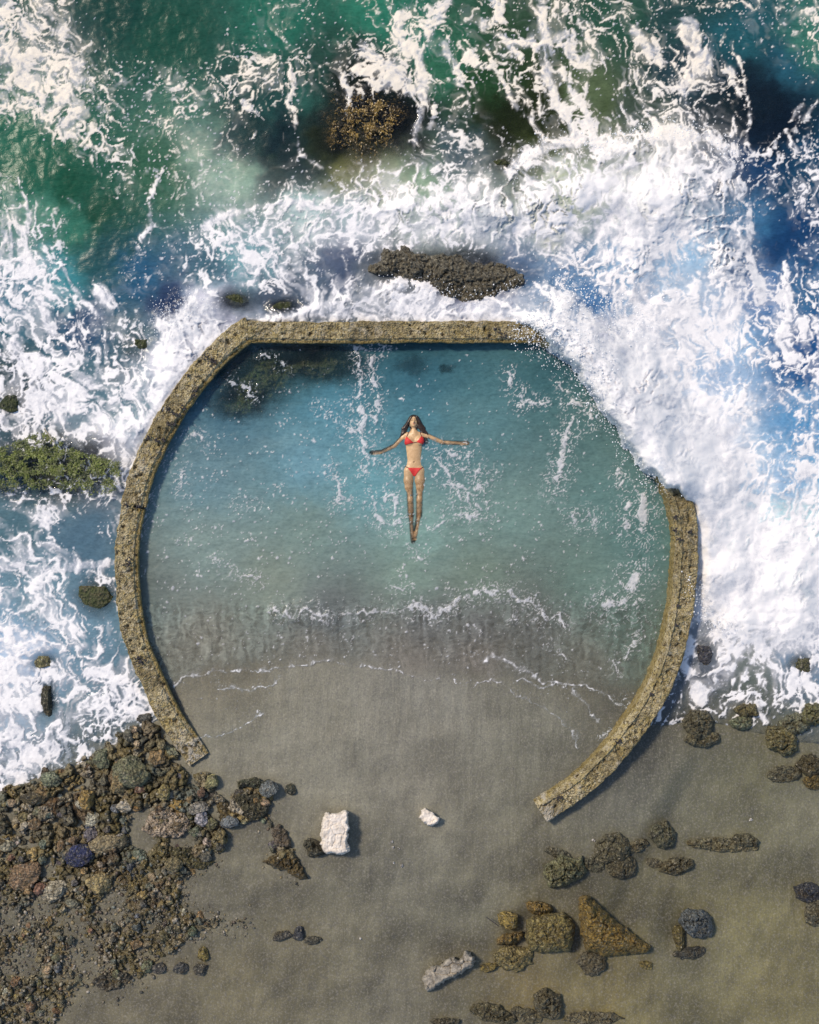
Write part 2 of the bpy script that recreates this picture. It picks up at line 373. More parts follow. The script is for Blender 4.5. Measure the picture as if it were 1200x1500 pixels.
def water_material(name, ripple, scale):
    M = Mat(name); P = M.pos()
    wc = M.attr('wcol'); op = M.attr('opacity', 'Fac'); fo = M.attr('foam', 'Fac')
    wv = M.noise(P, 1.7, 6, .65, .5)
    wc = M.mix(M.ramp(wv, [(.3, .0), (.7, .5)]), wc, (.42, .45, .45), 'SOFT_LIGHT')
    wc = M.mix(M.ramp(M.noise(M.scaled(P, (14, 30, 1)), 1., 5, .7), [(.35, .35), (.55, 0.)]), wc, (.10, .13, .13), 'SOFT_LIGHT')
    mic = M.noise(P, 46, 4, .65)                                   # bubbles within the foam
    den = M.math('ADD', M.attr('dense', 'Fac'), M.math('MULTIPLY_ADD', mic, .5, -.25))
    fc = M.mix(M.ramp(den, [(.12, 0.), (.66, 1.)]), (.43, .445, .49), M.mix(M.attr('cream', 'Fac'), (.80, .775, .76), (.80, .72, .60)))  # cream: the sun's warm cast painted into the upper foam's colour
    M.set(color=M.mix(fo, wc, fc), rough=M.math('MULTIPLY_ADD', fo, .5, .22), spec=.07)
    h1 = M.noise(M.scaled(P, (scale, scale*1.5, 1)), 1., 4, .6, .6)
    b1 = M.bump(h1, ripple, .06)
    b2 = M.bump(M.noise(P, 44, 5, .75), M.math('MULTIPLY', fo, .24), .022, b1)
    M.set(normal=b2)
    tr = M.n('BsdfTransparent'); tr.inputs[0].default_value = (1, 1, 1, 1)
    gl = M.n('BsdfGlossy'); gl.inputs['Roughness'].default_value = .05; M.l(b1, gl.inputs['Normal'])
    wet = M.attr('wet', 'Fac')
    fr = M.n('Fresnel'); fr.inputs[0].default_value = 1.33; M.l(b1, fr.inputs['Normal'])
    m1 = M.n('MixShader'); M.l(M.math('MULTIPLY', fr.outputs[0], wet), m1.inputs[0]); M.l(tr.outputs[0], m1.inputs[1]); M.l(gl.outputs[0], m1.inputs[2])
    m2 = M.n('MixShader'); M.l(M.math('MAXIMUM', op, fo), m2.inputs[0]); M.l(m1.outputs[0], m2.inputs[1]); M.l(M.p.outputs[0], m2.inputs[2])
    M.l(m2.outputs[0], M.out.inputs[0])
    return M.m
def rock_material(name, weed=0.):
    """weathered stone; the stone's own colour is the object colour"""
    M = Mat(name); P = M.pos()
    oc = M.n('ObjectInfo').outputs['Color']
    c = M.mix(1., oc, M.ramp(M.noise(P, 13, 8, .8, .4), [(.30, .14), (.44, .66), (.55, 1.25), (.69, 2.5)]), 'MULTIPLY')
    c = M.mix(M.ramp(M.voro(M.mix(.06, P, M.noise(P, 7, 3, out='Color')), 8, 'DISTANCE_TO_EDGE'), [(.0, .8), (.06, 0.)]), c, (.02, .017, .012))
    c = M.mix(M.ramp(M.noise(P, 23, 6, .75), [(.38, .95), (.47, 0.)]), c, (.018, .015, .010))
    c = M.mix(M.ramp(M.noise(P, 29, 5, .75), [(.56, 0.), (.65, .8)]), c, (.50, .45, .34))
    c = M.mix(M.ramp(M.noise(P, 4.2, 4, .7), [(.5, 0.), (.68, .4)]), c, (.14, .095, .025))
    if weed:
        c = M.mix(M.ramp(M.noise(P, 9, 5, .7), [(.36, 0.), (.56, weed)]), c, (.055, .07, .012))
    h = M.mix(.4, M.noise(P, 15, 8, .75), M.voro(P, 22))
    return M.set(color=c, rough=.6, normal=M.bump(h, 1., .14))
def sand_material():
    M = Mat('wet_sand'); P = M.pos(); c0 = M.attr('tint')
    st = M.noise(M.scaled(P, (6, .9, 1)), 1., 6, .65, .9)
    c = M.mix(M.ramp(st, [(.3, 0.), (.75, .28)]), c0, (.30, .27, .22), 'OVERLAY')
    c = M.mix(M.ramp(M.noise(P, 1.1, 5, .6), [(.35, 0.), (.7, .5)]), c, (.10, .095, .085), 'SOFT_LIGHT')
    c = M.mix(M.ramp(M.noise(P, 27, 6, .8), [(.36, .6), (.52, 0.)]), c, (.085, .08, .08))
    c = M.mix(M.ramp(M.noise(P, 34, 6, .8), [(.50, 0.), (.66, .40)]), c, (.36, .33, .27))
    h = M.mix(.5, M.noise(P, 3.2, 6, .62), st)
    return M.set(color=c, rough=.5, spec=.35, normal=M.bump(M.noise(P, 60, 4, .8), .35, .012, M.bump(h, .5, .05)))
def shelf_material():
    M = Mat('conglomerate'); P = M.pos(); c0 = M.attr('tint')
    c = M.mix(M.ramp(M.noise(P, 17, 7, .75), [(.41, 1.), (.53, 0.)]), c0, (.022, .019, .012))
    c = M.mix(M.ramp(M.noise(P, 27, 5, .75), [(.57, 0.), (.66, .75)]), c, (.46, .42, .34))
    c = M.mix(M.ramp(M.noise(P, 2.6, 5, .65), [(.42, 0.), (.62, .75)]), c, (.13, .10, .028))
    h = M.mix(.5, M.noise(P, 28, 7, .75), M.voro(P, 45))
    return M.set(color=c, rough=.55, normal=M.bump(h, 1., .05))
def wall_material():
    M = Mat('weathered_concrete'); P = M.pos()
    n1 = M.noise(P, 3.2, 6, .68, .4)
    c = M.mix(M.ramp(n1, [(.34, 0.), (.66, 1.)]), (.32, .25, .105), (.56, .475, .29))
    c = M.mix(M.ramp(M.noise(P, 9, 5, .7), [(.45, 0.), (.64, .8)]), c, (.34, .255, .075))
    c = M.mix(M.ramp(M.noise(P, 17, 6, .8), [(.42, .97), (.51, 0.)]), c, (.05, .034, .012))
    c = M.mix(M.ramp(M.noise(P, 21, 5, .8), [(.56, 0.), (.63, .85)]), c, (.70, .63, .46))
    c = M.mix(M.ramp(M.noise(P, 1.6, 6, .7, .8), [(.36, .75), (.56, 0.)]), c, (.13, .10, .045))
    c = M.mix(M.ramp(M.noise(P, 5.5, 6, .75, .6), [(.55, 0.), (.66, .7)]), c, (.50, .44, .33))
    ed = M.attr('side', 'Fac')                                     # algae on the sides
    c = M.mix(M.math('MULTIPLY', ed, .6), c, (.24, .165, .028))
    c = M.mix(M.attr('pale', 'Fac'), c, (.50, .455, .38))
    h = M.mix(.5, M.noise(P, 26, 7, .75), M.voro(P, 38))
    return M.set(color=c, rough=.7, normal=M.bump(h, 1., .06))
def plain(name, col, rough=.5, scale=18, vary=.35, dark=None):
    M = Mat(name); P = M.pos(); dark = dark or tuple(.45*v for v in col)
    c = M.mix(M.ramp(M.noise(P, scale, 5, .7), [(.35, vary), (.62, 0.)]), col, dark)
    return M.set(color=c, rough=rough, normal=M.bump(M.noise(P, scale*2.2, 4, .7), .3, .01))
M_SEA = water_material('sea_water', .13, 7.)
M_POOL = water_material('pool_water', .2, 9.)
M_ROCK = rock_material('weathered_stone'); M_WEEDROCK = rock_material('weedy_stone', .85)
M_SAND = sand_material(); M_SHELF = shelf_material(); M_WALL = wall_material()
M_MUSSEL = plain('mussel_shell', (.035, .028, .03), .35)
M_WEED = plain('green_seaweed', (.155, .185, .028), .45, 7, .95, (.02, .028, .006))
M_KELP = plain('golden_kelp', (.30, .19, .04), .3, 9, .97, (.016, .011, .004))
M_WHITE = plain('white_paint_on_concrete', (.74, .665, .58), .75, 9, .62, (.30, .235, .16))
M_FOAMDROP = plain('spray_water', (.86, .86, .87), .4)
M_WOOD = plain('grey_driftwood', (.33, .29, .22), .8)

# ================================================================ the ground
SHORE = [(-2500, 1420), (-600, 1280), (0, 1150), (60, 1122), (130, 1098), (200, 1050), (240, 1030), (300, 1004), (400, 992), (470, 990), (560, 992), (620, 1002), (700, 1010), (780, 1012), (840, 1020), (900, 1030), (960, 1036), (1010, 1034), (1060, 1048), (1130, 1062), (1200, 1076), (1800, 1150), (3800, 1250)]
_SX = [p[0] for p in SHORE]; _SY = [p[1] for p in SHORE]
WALL_L = [(368, 481), (352, 490), (332, 507), (306, 532), (272, 575), (245, 616), (221, 662), (205, 702), (196, 737), (187, 787), (185, 818), (186, 848), (191, 905), (203, 951), (223, 997), (242, 1039), (270, 1083), (291, 1113)]
WALL_T = [(363, 486), (440, 487), (520, 487), (600, 486), (700, 486), (800, 486)]
WALL_R = [(800, 486), (842, 503), (886, 545), (926, 600), (962, 655), (985, 700), (997, 730), (1006, 770), (1007, 810), (1004, 860), (1000, 895), (989, 945), (979, 978), (962, 1017), (940, 1053), (897, 1108), (850, 1153), (793, 1191)]
POOL = WALL_L[::-1]+WALL_T[1:]+WALL_R[1:]
PT = [(985, 1385, 92, 90, 80), (1085, 1215, 104, 100, 84), (835, 1325, 92, 90, 80), (705, 1345, 98, 96, 88), (520, 1310, 104, 98, 84), (560, 1270, 106, 101, 90), (455, 1400, 106, 96, 74), (340, 1300, 104, 97, 80), (950, 1300, 106, 102, 84), (690, 1470, 100, 95, 80), (1180, 1280, 100, 97, 84), (930, 1150, 88, 86, 80), (870, 1200, 100, 97, 88), (600, 1050, 134, 127, 117), (450, 1100, 137, 130, 117), (600, 1150, 134, 126, 114), (700, 1250, 122, 115, 102), (500, 1350, 119, 110, 90), (350, 1430, 116, 105, 80), (600, 1450, 112, 104, 90), (750, 1430, 126, 108, 70), (900, 1430, 124, 112, 76), (960, 1110, 92, 90, 84), (1000, 1150, 108, 103, 80),  # dark points beside the east wall: wet sand with some wall shadow painted in
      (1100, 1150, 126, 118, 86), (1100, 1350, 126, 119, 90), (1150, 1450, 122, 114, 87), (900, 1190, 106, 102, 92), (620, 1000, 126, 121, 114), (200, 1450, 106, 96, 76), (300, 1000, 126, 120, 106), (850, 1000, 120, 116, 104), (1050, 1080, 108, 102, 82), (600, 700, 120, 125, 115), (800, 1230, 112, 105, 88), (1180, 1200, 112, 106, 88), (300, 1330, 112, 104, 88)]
def terrain(px, py):
    d = py-np.interp(px, _SX, _SY)+5*fbm(px/70, py/70, 3, 81)+12*fbm(px/130, py/130, 2, 87)*sstep(260, 330, px)*sstep(900, 840, px)
    up = .42*(1-np.exp(-np.maximum(d, 0)/330.))
    dn = np.where(d < 0, -1.15*(1-np.exp(-(np.maximum(-d, 0)/310.)**1.45)), 0)
    z = up+dn+.018*fbm(px/120, py/55, 3, 82)*sstep(-40, 80, d)
    out = sstep(1005, 1045, px-.55*(1090-py)*(py > 1000)) * sstep(1000, 1080, py) * sstep(1500, 1200, py)   # lower sand beyond the east wall
    z = z-.10*out*sstep(40, 110, d)
    return z
# ---- rocky shelf in the lower left
SHELF = [(-900, 1400), (-300, 1225), (0, 1152), (60, 1122), (130, 1100), (190, 1056), (216, 1044), (240, 1070), (275, 1125), (306, 1126), (325, 1160), (338, 1166), (352, 1142), (400, 1140), (408, 1160), (402, 1196), (428, 1240), (452, 1286), (430, 1290), (386, 1266), (396, 1228), (372, 1204), (352, 1212), (338, 1240), (322, 1262), (292, 1290), (268, 1315), (300, 1335), (376, 1345), (372, 1362), (310, 1366), (262, 1392), (215, 1436), (160, 1456), (130, 1440), (92, 1500), (60, 1600), (0, 1700), (-900, 1900)]
PALETTE = np.array([(112, 98, 62), (96, 86, 58), (128, 116, 88), (84, 78, 62), (140, 118, 70), (74, 74, 66), (150, 138, 116), (92, 70, 48), (88, 96, 88), (66, 62, 52), (120, 104, 78), (164, 152, 134)])
POCKETS = [(206, 1206, 20), (208, 1236, 15), (268, 1232, 16), (66, 1272, 13), (60, 1330, 16), (18, 1350, 14), (290, 1300, 18), (110, 1352, 16), (318, 1188, 13), (160, 1330, 15), (30, 1410, 18), (120, 1405, 18)]
def shelf_fields(px, py):
    n = fbm(px/30, py/30, 4, 91); m = fbm(px/30, py/30, 4, 92)
    sd = sdpoly(px+22*n, py+22*m, SHELF)
    k = sstep(-4, 15, sd)
    size = sstep(1340, 1180, py)*.75+.25
    f1, f2, i1 = cells((px+13*n)/32., (py+13*m)/26., 21); g1, g2, i2 = cells((px+6*m)/11., (py+6*n)/11., 22)
    b1 = np.sqrt(np.clip(1-(f1/.72)**2, 0, 1))*(.25+.75*_JX[i1]); b2 = np.sqrt(np.clip(1-(g1/.75)**2, 0, 1))*(.3+.7*_JX[i2])
    cr = 1-np.abs(perlin((px+14*n)/17, (py+14*m)/17, 97))*3.
    h = .12*b1*size+.05*b2-.05*np.clip(cr, 0, 1)*(.45+.55*size)-.10*sstep(.16, 0, f2-f1)*(.3+.7*size)-.05*sstep(.2, 0, g2-g1)+.045*ridge(px/12, py/12, 3, 98)+.05*fbm(px/9, py/9, 4, 93, .6)+.10*size*fbm(px/80, py/80, 3, 94)
    z = terrain(px, py)+.02+h*k-.16*(1-k)
    for x, y, r in POCKETS: z = z-.26*np.exp(-((px+6*n-x)**2+(py+6*m-y)**2)/r**2)
    # sand lies in the hollows of the lower part
    z = z-.045*sstep(.0, .35, fbm(px/46, py/30, 3, 95)+.25*sstep(1220, 1400, py))*sstep(1150, 1260, py)
    pal = srgb(PALETTE*.72+.28*np.array([104, 100, 84]))
    cc = np.where((b1*size > .22)[..., None], pal[i1 % len(pal)], pal[i2 % len(pal)])
    cc = cc*(.95+.9*np.clip(.5+fbm(px/40, py/40, 3, 96), 0, 1))[..., None]
    return z, k, cc

def axis(a, b, step, lo, hi, far):
    return np.concatenate([np.arange(lo, a, far), np.arange(a, b, step), np.arange(b, hi+far, far)])
def build_ground():
    px, py = np.meshgrid(axis(-60, 1260, 3., -2400, 3600, 60.), axis(440, 1560, 3., -2200, 3700, 60.))
    z = terrain(px, py)
    z = z+.006*fbm(px/9, py/26, 3, 83)*sstep(900, 1000, py)
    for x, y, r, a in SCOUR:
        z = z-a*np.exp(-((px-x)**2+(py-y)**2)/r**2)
    X, Y = W(px, py, z)
    wet_shade = np.ones(px.shape)                      # darker sand round stones and wall foot: wet, with some shade painted in
    for x, y, r, a in SCOUR: wet_shade -= min(.34, a*5)*np.exp(-((px-x-6)**2+(py-y-5)**2)/(1.9*r)**2)*(1+.6*fbm(px/16, py/16, 2, 88))
    t = np.clip(wet_shade, .4, 1)[..., None]*srgb(idw(px, py, PT, 3., 60.))*(np.array([.93, 1.0, .95])+sstep(1150, 1330, py)[..., None]*sstep(560, 900, px)[..., None]*np.array([.0, -.06, -.24]))*(1+(.60*fbm(px/95, py/60, 4, 84)+.30*fbm((px+.6*py)/26, (py-.5*px)/110, 4, 89))*sstep(1080, 1220, py)+.20*fbm(px/75, py/60, 4, 86)+.16*fbm(px/12, py/70, 3, 90)+.10*fbm(px/22, py/40, 3, 85))[..., None]
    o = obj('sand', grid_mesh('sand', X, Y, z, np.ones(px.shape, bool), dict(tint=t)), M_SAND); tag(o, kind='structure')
    px, py = np.meshgrid(axis(-60, 470, 1.5, -700, 470, 12.), np.concatenate([np.arange(1020, 1540, 1.5), np.arange(1540, 1800, 12.)]))
    z, k, cc = shelf_fields(px, py)
    X, Y = W(px, py, z)
    o = obj('rock_shelf', grid_mesh('rock_shelf', X, Y, z, k > .02, dict(tint=cc)), M_SHELF)
    tag(o, 'brown conglomerate rock shelf with embedded cobbles in the lower left corner below the surf', 'rock shelf')
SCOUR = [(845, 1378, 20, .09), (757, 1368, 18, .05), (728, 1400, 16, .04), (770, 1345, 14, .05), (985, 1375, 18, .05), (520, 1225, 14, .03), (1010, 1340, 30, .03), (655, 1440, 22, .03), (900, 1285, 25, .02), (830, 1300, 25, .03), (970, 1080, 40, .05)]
build_ground()

# ================================================================ the sea
def build_sea():
    px, py = np.meshgrid(np.concatenate([np.arange(-1400, -350, 14.), np.arange(-350, -30, 3.5), np.arange(-30, 1232, 1.4), np.arange(1232, 1550, 3.5), np.arange(1550, 2600, 14.)]),
                         np.concatenate([np.arange(-1400, -380, 14.), np.arange(-380, -30, 3.5), np.arange(-30, 1170, 1.4), np.arange(1170, 1500, 14.)]))
    cov, D, milk, L, surf, brk, ang, st = foam_cover(px, py)
    n1 = fbm(px/60, py/60, 3, 1); n2 = fbm(px/60, py/60, 3, 2)
    n5 = fbm(px/19, py/19, 3, 5); n6 = fbm(px/19, py/19, 3, 6)
    col = sea_colour(px, py, px+26*n1+13*n5, py+26*n2+13*n6)*(1+.20*fbm(px/14, py/10, 4, 7))[..., None]
    pool = sdpoly(px, py, POOL)
    # heights: swell, surf piled against the wall, the breaking wave, boiling relief of the foam
    z = .05+.05*fbm(px/190, py/150, 2, 101)
    z += .10*sstep(-25, 25, surf)+.20*sstep(-30, 70, brk)
    dc, _ = seg_d(px, py, [(815, 482), (872, 530), (930, 612), (985, 705)])
    z += .50*np.exp(-(dc/48)**2)*sstep(-4, 12, surf)
    dc, _ = seg_d(px, py, [(880, 540), (960, 640), (1040, 740)]); z += .10*np.exp(-(dc/80)**2)
    wash = sstep(1180, 980, py)
    z = z*(.25+.75*wash)
    bil = 1-np.abs(perlin(px/22, py/22, 111))*1.6; bil2 = 1-np.abs(perlin(px/9, py/9, 112))*1.6
    thick = sstep(.45, 1., D)
    calm = 1-.75*np.clip(milk, 0, 1)
    z += cov*(.004+thick*calm*(.009*bil+.005*bil2+.003*fbm(px/4, py/4, 2, 113))+.004*calm*(L-.5))
    mass = np.clip(sstep(-8, 45, surf)+sstep(-8, 45, brk)+.5*milk, 0, 1)
    z += mass*cov*(.17*fbm(px/75, py/95, 3, 115)+.05*np.abs(fbm(px/40, py/40, 3, 116)))
    z += .012*fbm(px/26, py/26, 3, 114)*(1-thick)
    dens = np.clip(.55*L+.30*fbm(px/34, py/34, 4, 141)+.35*fbm(px/8, py/8, 4, 142, .65)+.22*D, 0, 1)
    dens = dens*(1-.55*milk)+.55*milk*np.clip(.72+.9*fbm(px/60, py/70, 4, 143), 0, 1)
    z -= .16*sstep(10, 60, py-np.interp(px, _SX, _SY))
    keep = (pool < 8) | ((surf > -1) & (px > 770) & (py < 745) & (pool < 150))
    z = np.minimum(z, .155+.4*sstep(-16, -60, pool)+1.2*sstep(745, 840, px)*sstep(830, 700, py)+.16*sstep(880, 960, px))
    inp = (pool > -12)
    z = np.where(inp, z*sstep(-3, 9, surf)+.01, z)
    # under water: how far down the first solid thing lies
    bot = terrain(px, py)
    for x, y, rx, ry, top in SUNK:
        e = np.hypot((px-x)/rx, (py-y)/ry)+.35*n1
        bot = np.maximum(bot, np.where(e < 1.6, top-.5*np.maximum(e-.35, 0)**1.5, -9))
    dep = np.maximum(z-bot, 0)
    op = np.clip(1-np.exp(-4.2*dep)+.12, 0, 1)
    X, Y = W(px, py, z)
    o = obj('sea', grid_mesh('sea', X, Y, z, keep, dict(wcol=col, opacity=op, foam=cov, dense=dens, wet=np.ones(px.shape), cream=sstep(360, 120, py+60*n1+.12*px-60))), M_SEA); tag(o, kind='structure')  # cream grows towards the top, a sunlit warmth put into the foam colour
SUNK = [(532, 180, 80, 74, .06), (390, 205, 70, 62, -.22), (765, 178, 76, 54, -.2), (860, 165, 45, 60, -.4), (1110, 150, 70, 66, -.22), (1062, 160, 30, 30, -.3), (650, 398, 110, 42, .12), (90, 680, 110, 55, .1),
        (345, 440, 34, 18, .1), (415, 448, 28, 14, .1), (142, 872, 40, 32, .03), (66, 970, 26, 18, .03), (68, 1022, 20, 40, .06), (735, 240, 30, 14, -.1), (1172, 972, 30, 24, .03), (1030, 955, 25, 30, -.05), (200, 510, 30, 25, -.1), (20, 590, 30, 30, -.12), (175, 545, 30, 26, -.2)]

# ---------------------------------------------------------------- the pool's water
PCOL = [(450, 540, 56, 104, 112), (600, 540, 50, 104, 120), (330, 600, 62, 110, 128), (480, 600, 66, 128, 146), (600, 620, 60, 122, 138), (450, 680, 88, 142, 158), (540, 700, 84, 142, 152), (300, 700, 84, 124, 134), (700, 620, 74, 124, 130), (800, 560, 56, 102, 108), (850, 600, 66, 108, 108),
        (900, 700, 74, 114, 112), (950, 780, 66, 106, 104), (750, 750, 96, 134, 129), (620, 780, 98, 136, 130), (450, 780, 98, 128, 122), (300, 800, 100, 126, 122), (230, 860, 94, 112, 108), (400, 850, 108, 128, 116), (600, 850, 100, 130, 118), (700, 850, 98, 126, 112), (850, 850, 84, 116, 108), (920, 920, 78, 104, 96),
        (480, 905, 82, 94, 96), (620, 915, 80, 88, 90), (700, 915, 82, 88, 88), (780, 930, 84, 92, 90), (600, 950, 100, 103, 97), (460, 950, 104, 108, 100), (300, 940, 108, 115, 105), (850, 970, 100, 108, 99), (700, 970, 108, 108, 100), (600, 985, 122, 120, 110), (600, 500, 34, 70, 76)]
POP = [(600, 520, .93), (400, 560, .88), (500, 620, .95), (300, 700, .9), (800, 560, .92), (900, 700, .9), (600, 750, .92), (300, 800, .86), (600, 850, .84), (450, 870, .80), (900, 850, .85), (230, 900, .7), (400, 900, .72), (600, 905, .70), (700, 900, .70), (500, 930, .66), (650, 935, .64), (850, 930, .62), (300, 960, .6), (500, 960, .56), (700, 960, .56), (400, 985, .4), (600, 980, .42), (750, 985, .45), (850, 990, .3), (920, 970, .5), (500, 1000, .12), (300, 1020, .2), (700, 1015, .1), (850, 1050, .12), (500, 1060, 0.), (700, 1060, 0.)]
SPECK = ['000000000000000000000000']*10+[  # density of foam flecks in the pool, rows from y = 500
 '000000011111100110233300', '000000112222111111122200', '000001222211111112113300', '000002333211222112223300', '000034333222222211123320', '000035433222344322234420', '000023332222234332233420', '000013222222332222222320', '000012222333332222222320', '000002222222222222222220', '000000111111111111112200']+['000000000000000000000000']*3
PFOAM = [ # strokes: half width px, strength, points
 (3.5, 1.1, [(523, 512), (529, 545), (527, 580)]), (3, 1., [(548, 515), (545, 545), (550, 570)]), (4, 1., [(522, 508), (550, 512), (566, 508)]), (9, 1.2, [(530, 600), (531, 615), (529, 626)]), (4.5, 1.15, [(516, 628), (524, 638), (534, 650), (538, 665), (536, 690)]), (2.5, .9, [(552, 560), (556, 600), (548, 625)]),
 (3, 1., [(482, 685), (487, 700), (497, 708), (500, 728), (515, 732)]), (4, 1., [(500, 728), (490, 737)]), (4, .9, [(470, 598), (485, 606)]),
 (6, 1.05, [(548, 752), (560, 764), (575, 768), (585, 762)]), (3.5, 1., [(545, 725), (552, 745)]), (3, .9, [(562, 720), (568, 735), (580, 725)]), (4, .9, [(570, 670), (582, 680), (575, 690)]), (3, .9, [(583, 730), (580, 755)]), (2.5, .9, [(600, 800), (608, 812), (620, 820)]),
 (4, 1., [(638, 653), (655, 660), (672, 672), (680, 678)]), (5, 1.1, [(640, 672), (652, 690), (660, 705), (680, 715), (692, 713), (705, 715)]), (6, 1.15, [(685, 720), (686, 742)]), (4, 1., [(660, 708), (672, 722), (672, 735)]), (5, 1., [(678, 690), (684, 668), (690, 660)]), (3, 1., [(692, 700), (702, 685), (707, 690)]), (4, 1., [(658, 752), (675, 752), (690, 757), (715, 745)]), (4, .8, [(700, 740), (715, 755), (690, 765)]), (3, .8, [(640, 775), (652, 762)]), (3, .8, [(728, 690), (722, 705)]),
 (4.5, 1.05, [(745, 547), (752, 568), (762, 575), (765, 595)]), (3.5, 1., [(770, 590), (785, 588), (800, 590)]), (3, .9, [(818, 560), (825, 575)]), (5, 1.05, [(832, 590), (850, 592), (862, 598), (865, 615)]), (6, 1.1, [(838, 618), (830, 640), (826, 660), (822, 685), (815, 705), (810, 718)]), (4, .9, [(845, 632), (835, 640)]), (4, .9, [(905, 690), (912, 708)]), (5, 1., [(918, 742), (928, 735)]), (9, 1.25, [(942, 728), (944, 755), (938, 775)]), (5, 1., [(912, 752), (920, 765), (918, 780)]), (6, 1., [(862, 758), (872, 765)]), (5, .95, [(838, 755), (845, 765)]),
 (9, 1.25, [(932, 842), (925, 862)]), (9, 1.2, [(888, 888), (905, 885), (915, 880)]), (4, 1., [(925, 888), (932, 885)]), (3.5, 1., [(936, 908), (934, 925), (930, 945)]), (2.5, 1., [(925, 948), (918, 965)]), (2.5, .9, [(897, 970), (905, 985)]),
 (3, 1., [(222, 722), (213, 745), (207, 775), (205, 790)]), (3.5, .9, [(252, 662), (238, 685)]), (3, .8, [(270, 640), (295, 638), (308, 660)]), (4, .9, [(268, 690), (264, 712)]), (3, .9, [(340, 560), (365, 570), (372, 585)]), (3, .8, [(382, 518), (410, 528), (420, 540)]), (4, .9, [(363, 845), (375, 850), (385, 848)]), (2.5, .9, [(310, 817), (340, 838), (362, 846)]), (4, .8, [(350, 735), (380, 738)]),
 (5, 1.05, [(600, 892), (613, 889), (633, 900), (653, 895), (673, 878), (690, 873), (707, 861), (727, 868), (750, 869), (763, 880), (780, 883), (800, 906)]), (3, .95, [(800, 906), (820, 900), (830, 917)]), (4, 1., [(404, 896), (428, 902), (450, 892), (470, 901), (485, 908)]), (2.5, .8, [(500, 900), (550, 897), (600, 893)]), (3, .9, [(800, 943), (813, 953), (830, 965)]), (3, .85, [(575, 858), (590, 866), (600, 858)]), (4, .8, [(740, 905), (760, 908)]),
 (4, .9, [(915, 1025), (930, 1038)]), (4, .8, [(885, 1080), (898, 1068)]), (3, .6, [(700, 968), (720, 960)])]
SWASH = [[(253, 1007), (274, 990), (313, 983), (376, 983), (425, 976), (481, 969), (505, 978), (551, 978), (579, 983), (600, 987), (620, 997), (637, 1000), (644, 993)], [(320, 1007), (369, 1011), (404, 1000), (467, 983)], [(288, 1081), (327, 1077), (360, 1062), (386, 1049)], [(386, 1053), (345, 1078), (323, 1105)],
 [(667, 998), (677, 1010), (692, 1012), (703, 1000), (720, 990)], [(713, 967), (723, 960), (733, 963), (757, 980), (775, 986)], [(723, 997), (760, 1020), (800, 1040), (833, 1067), (843, 1077), (848, 1098)], [(760, 993), (793, 1008), (820, 1003), (850, 1003), (883, 1013), (900, 1027), (928, 1043)], [(843, 1010), (850, 1027), (877, 1053)], [(404, 1000), (440, 1010), (435, 1035), (400, 1048)], [(733, 963), (800, 1000), (850, 1003)]]
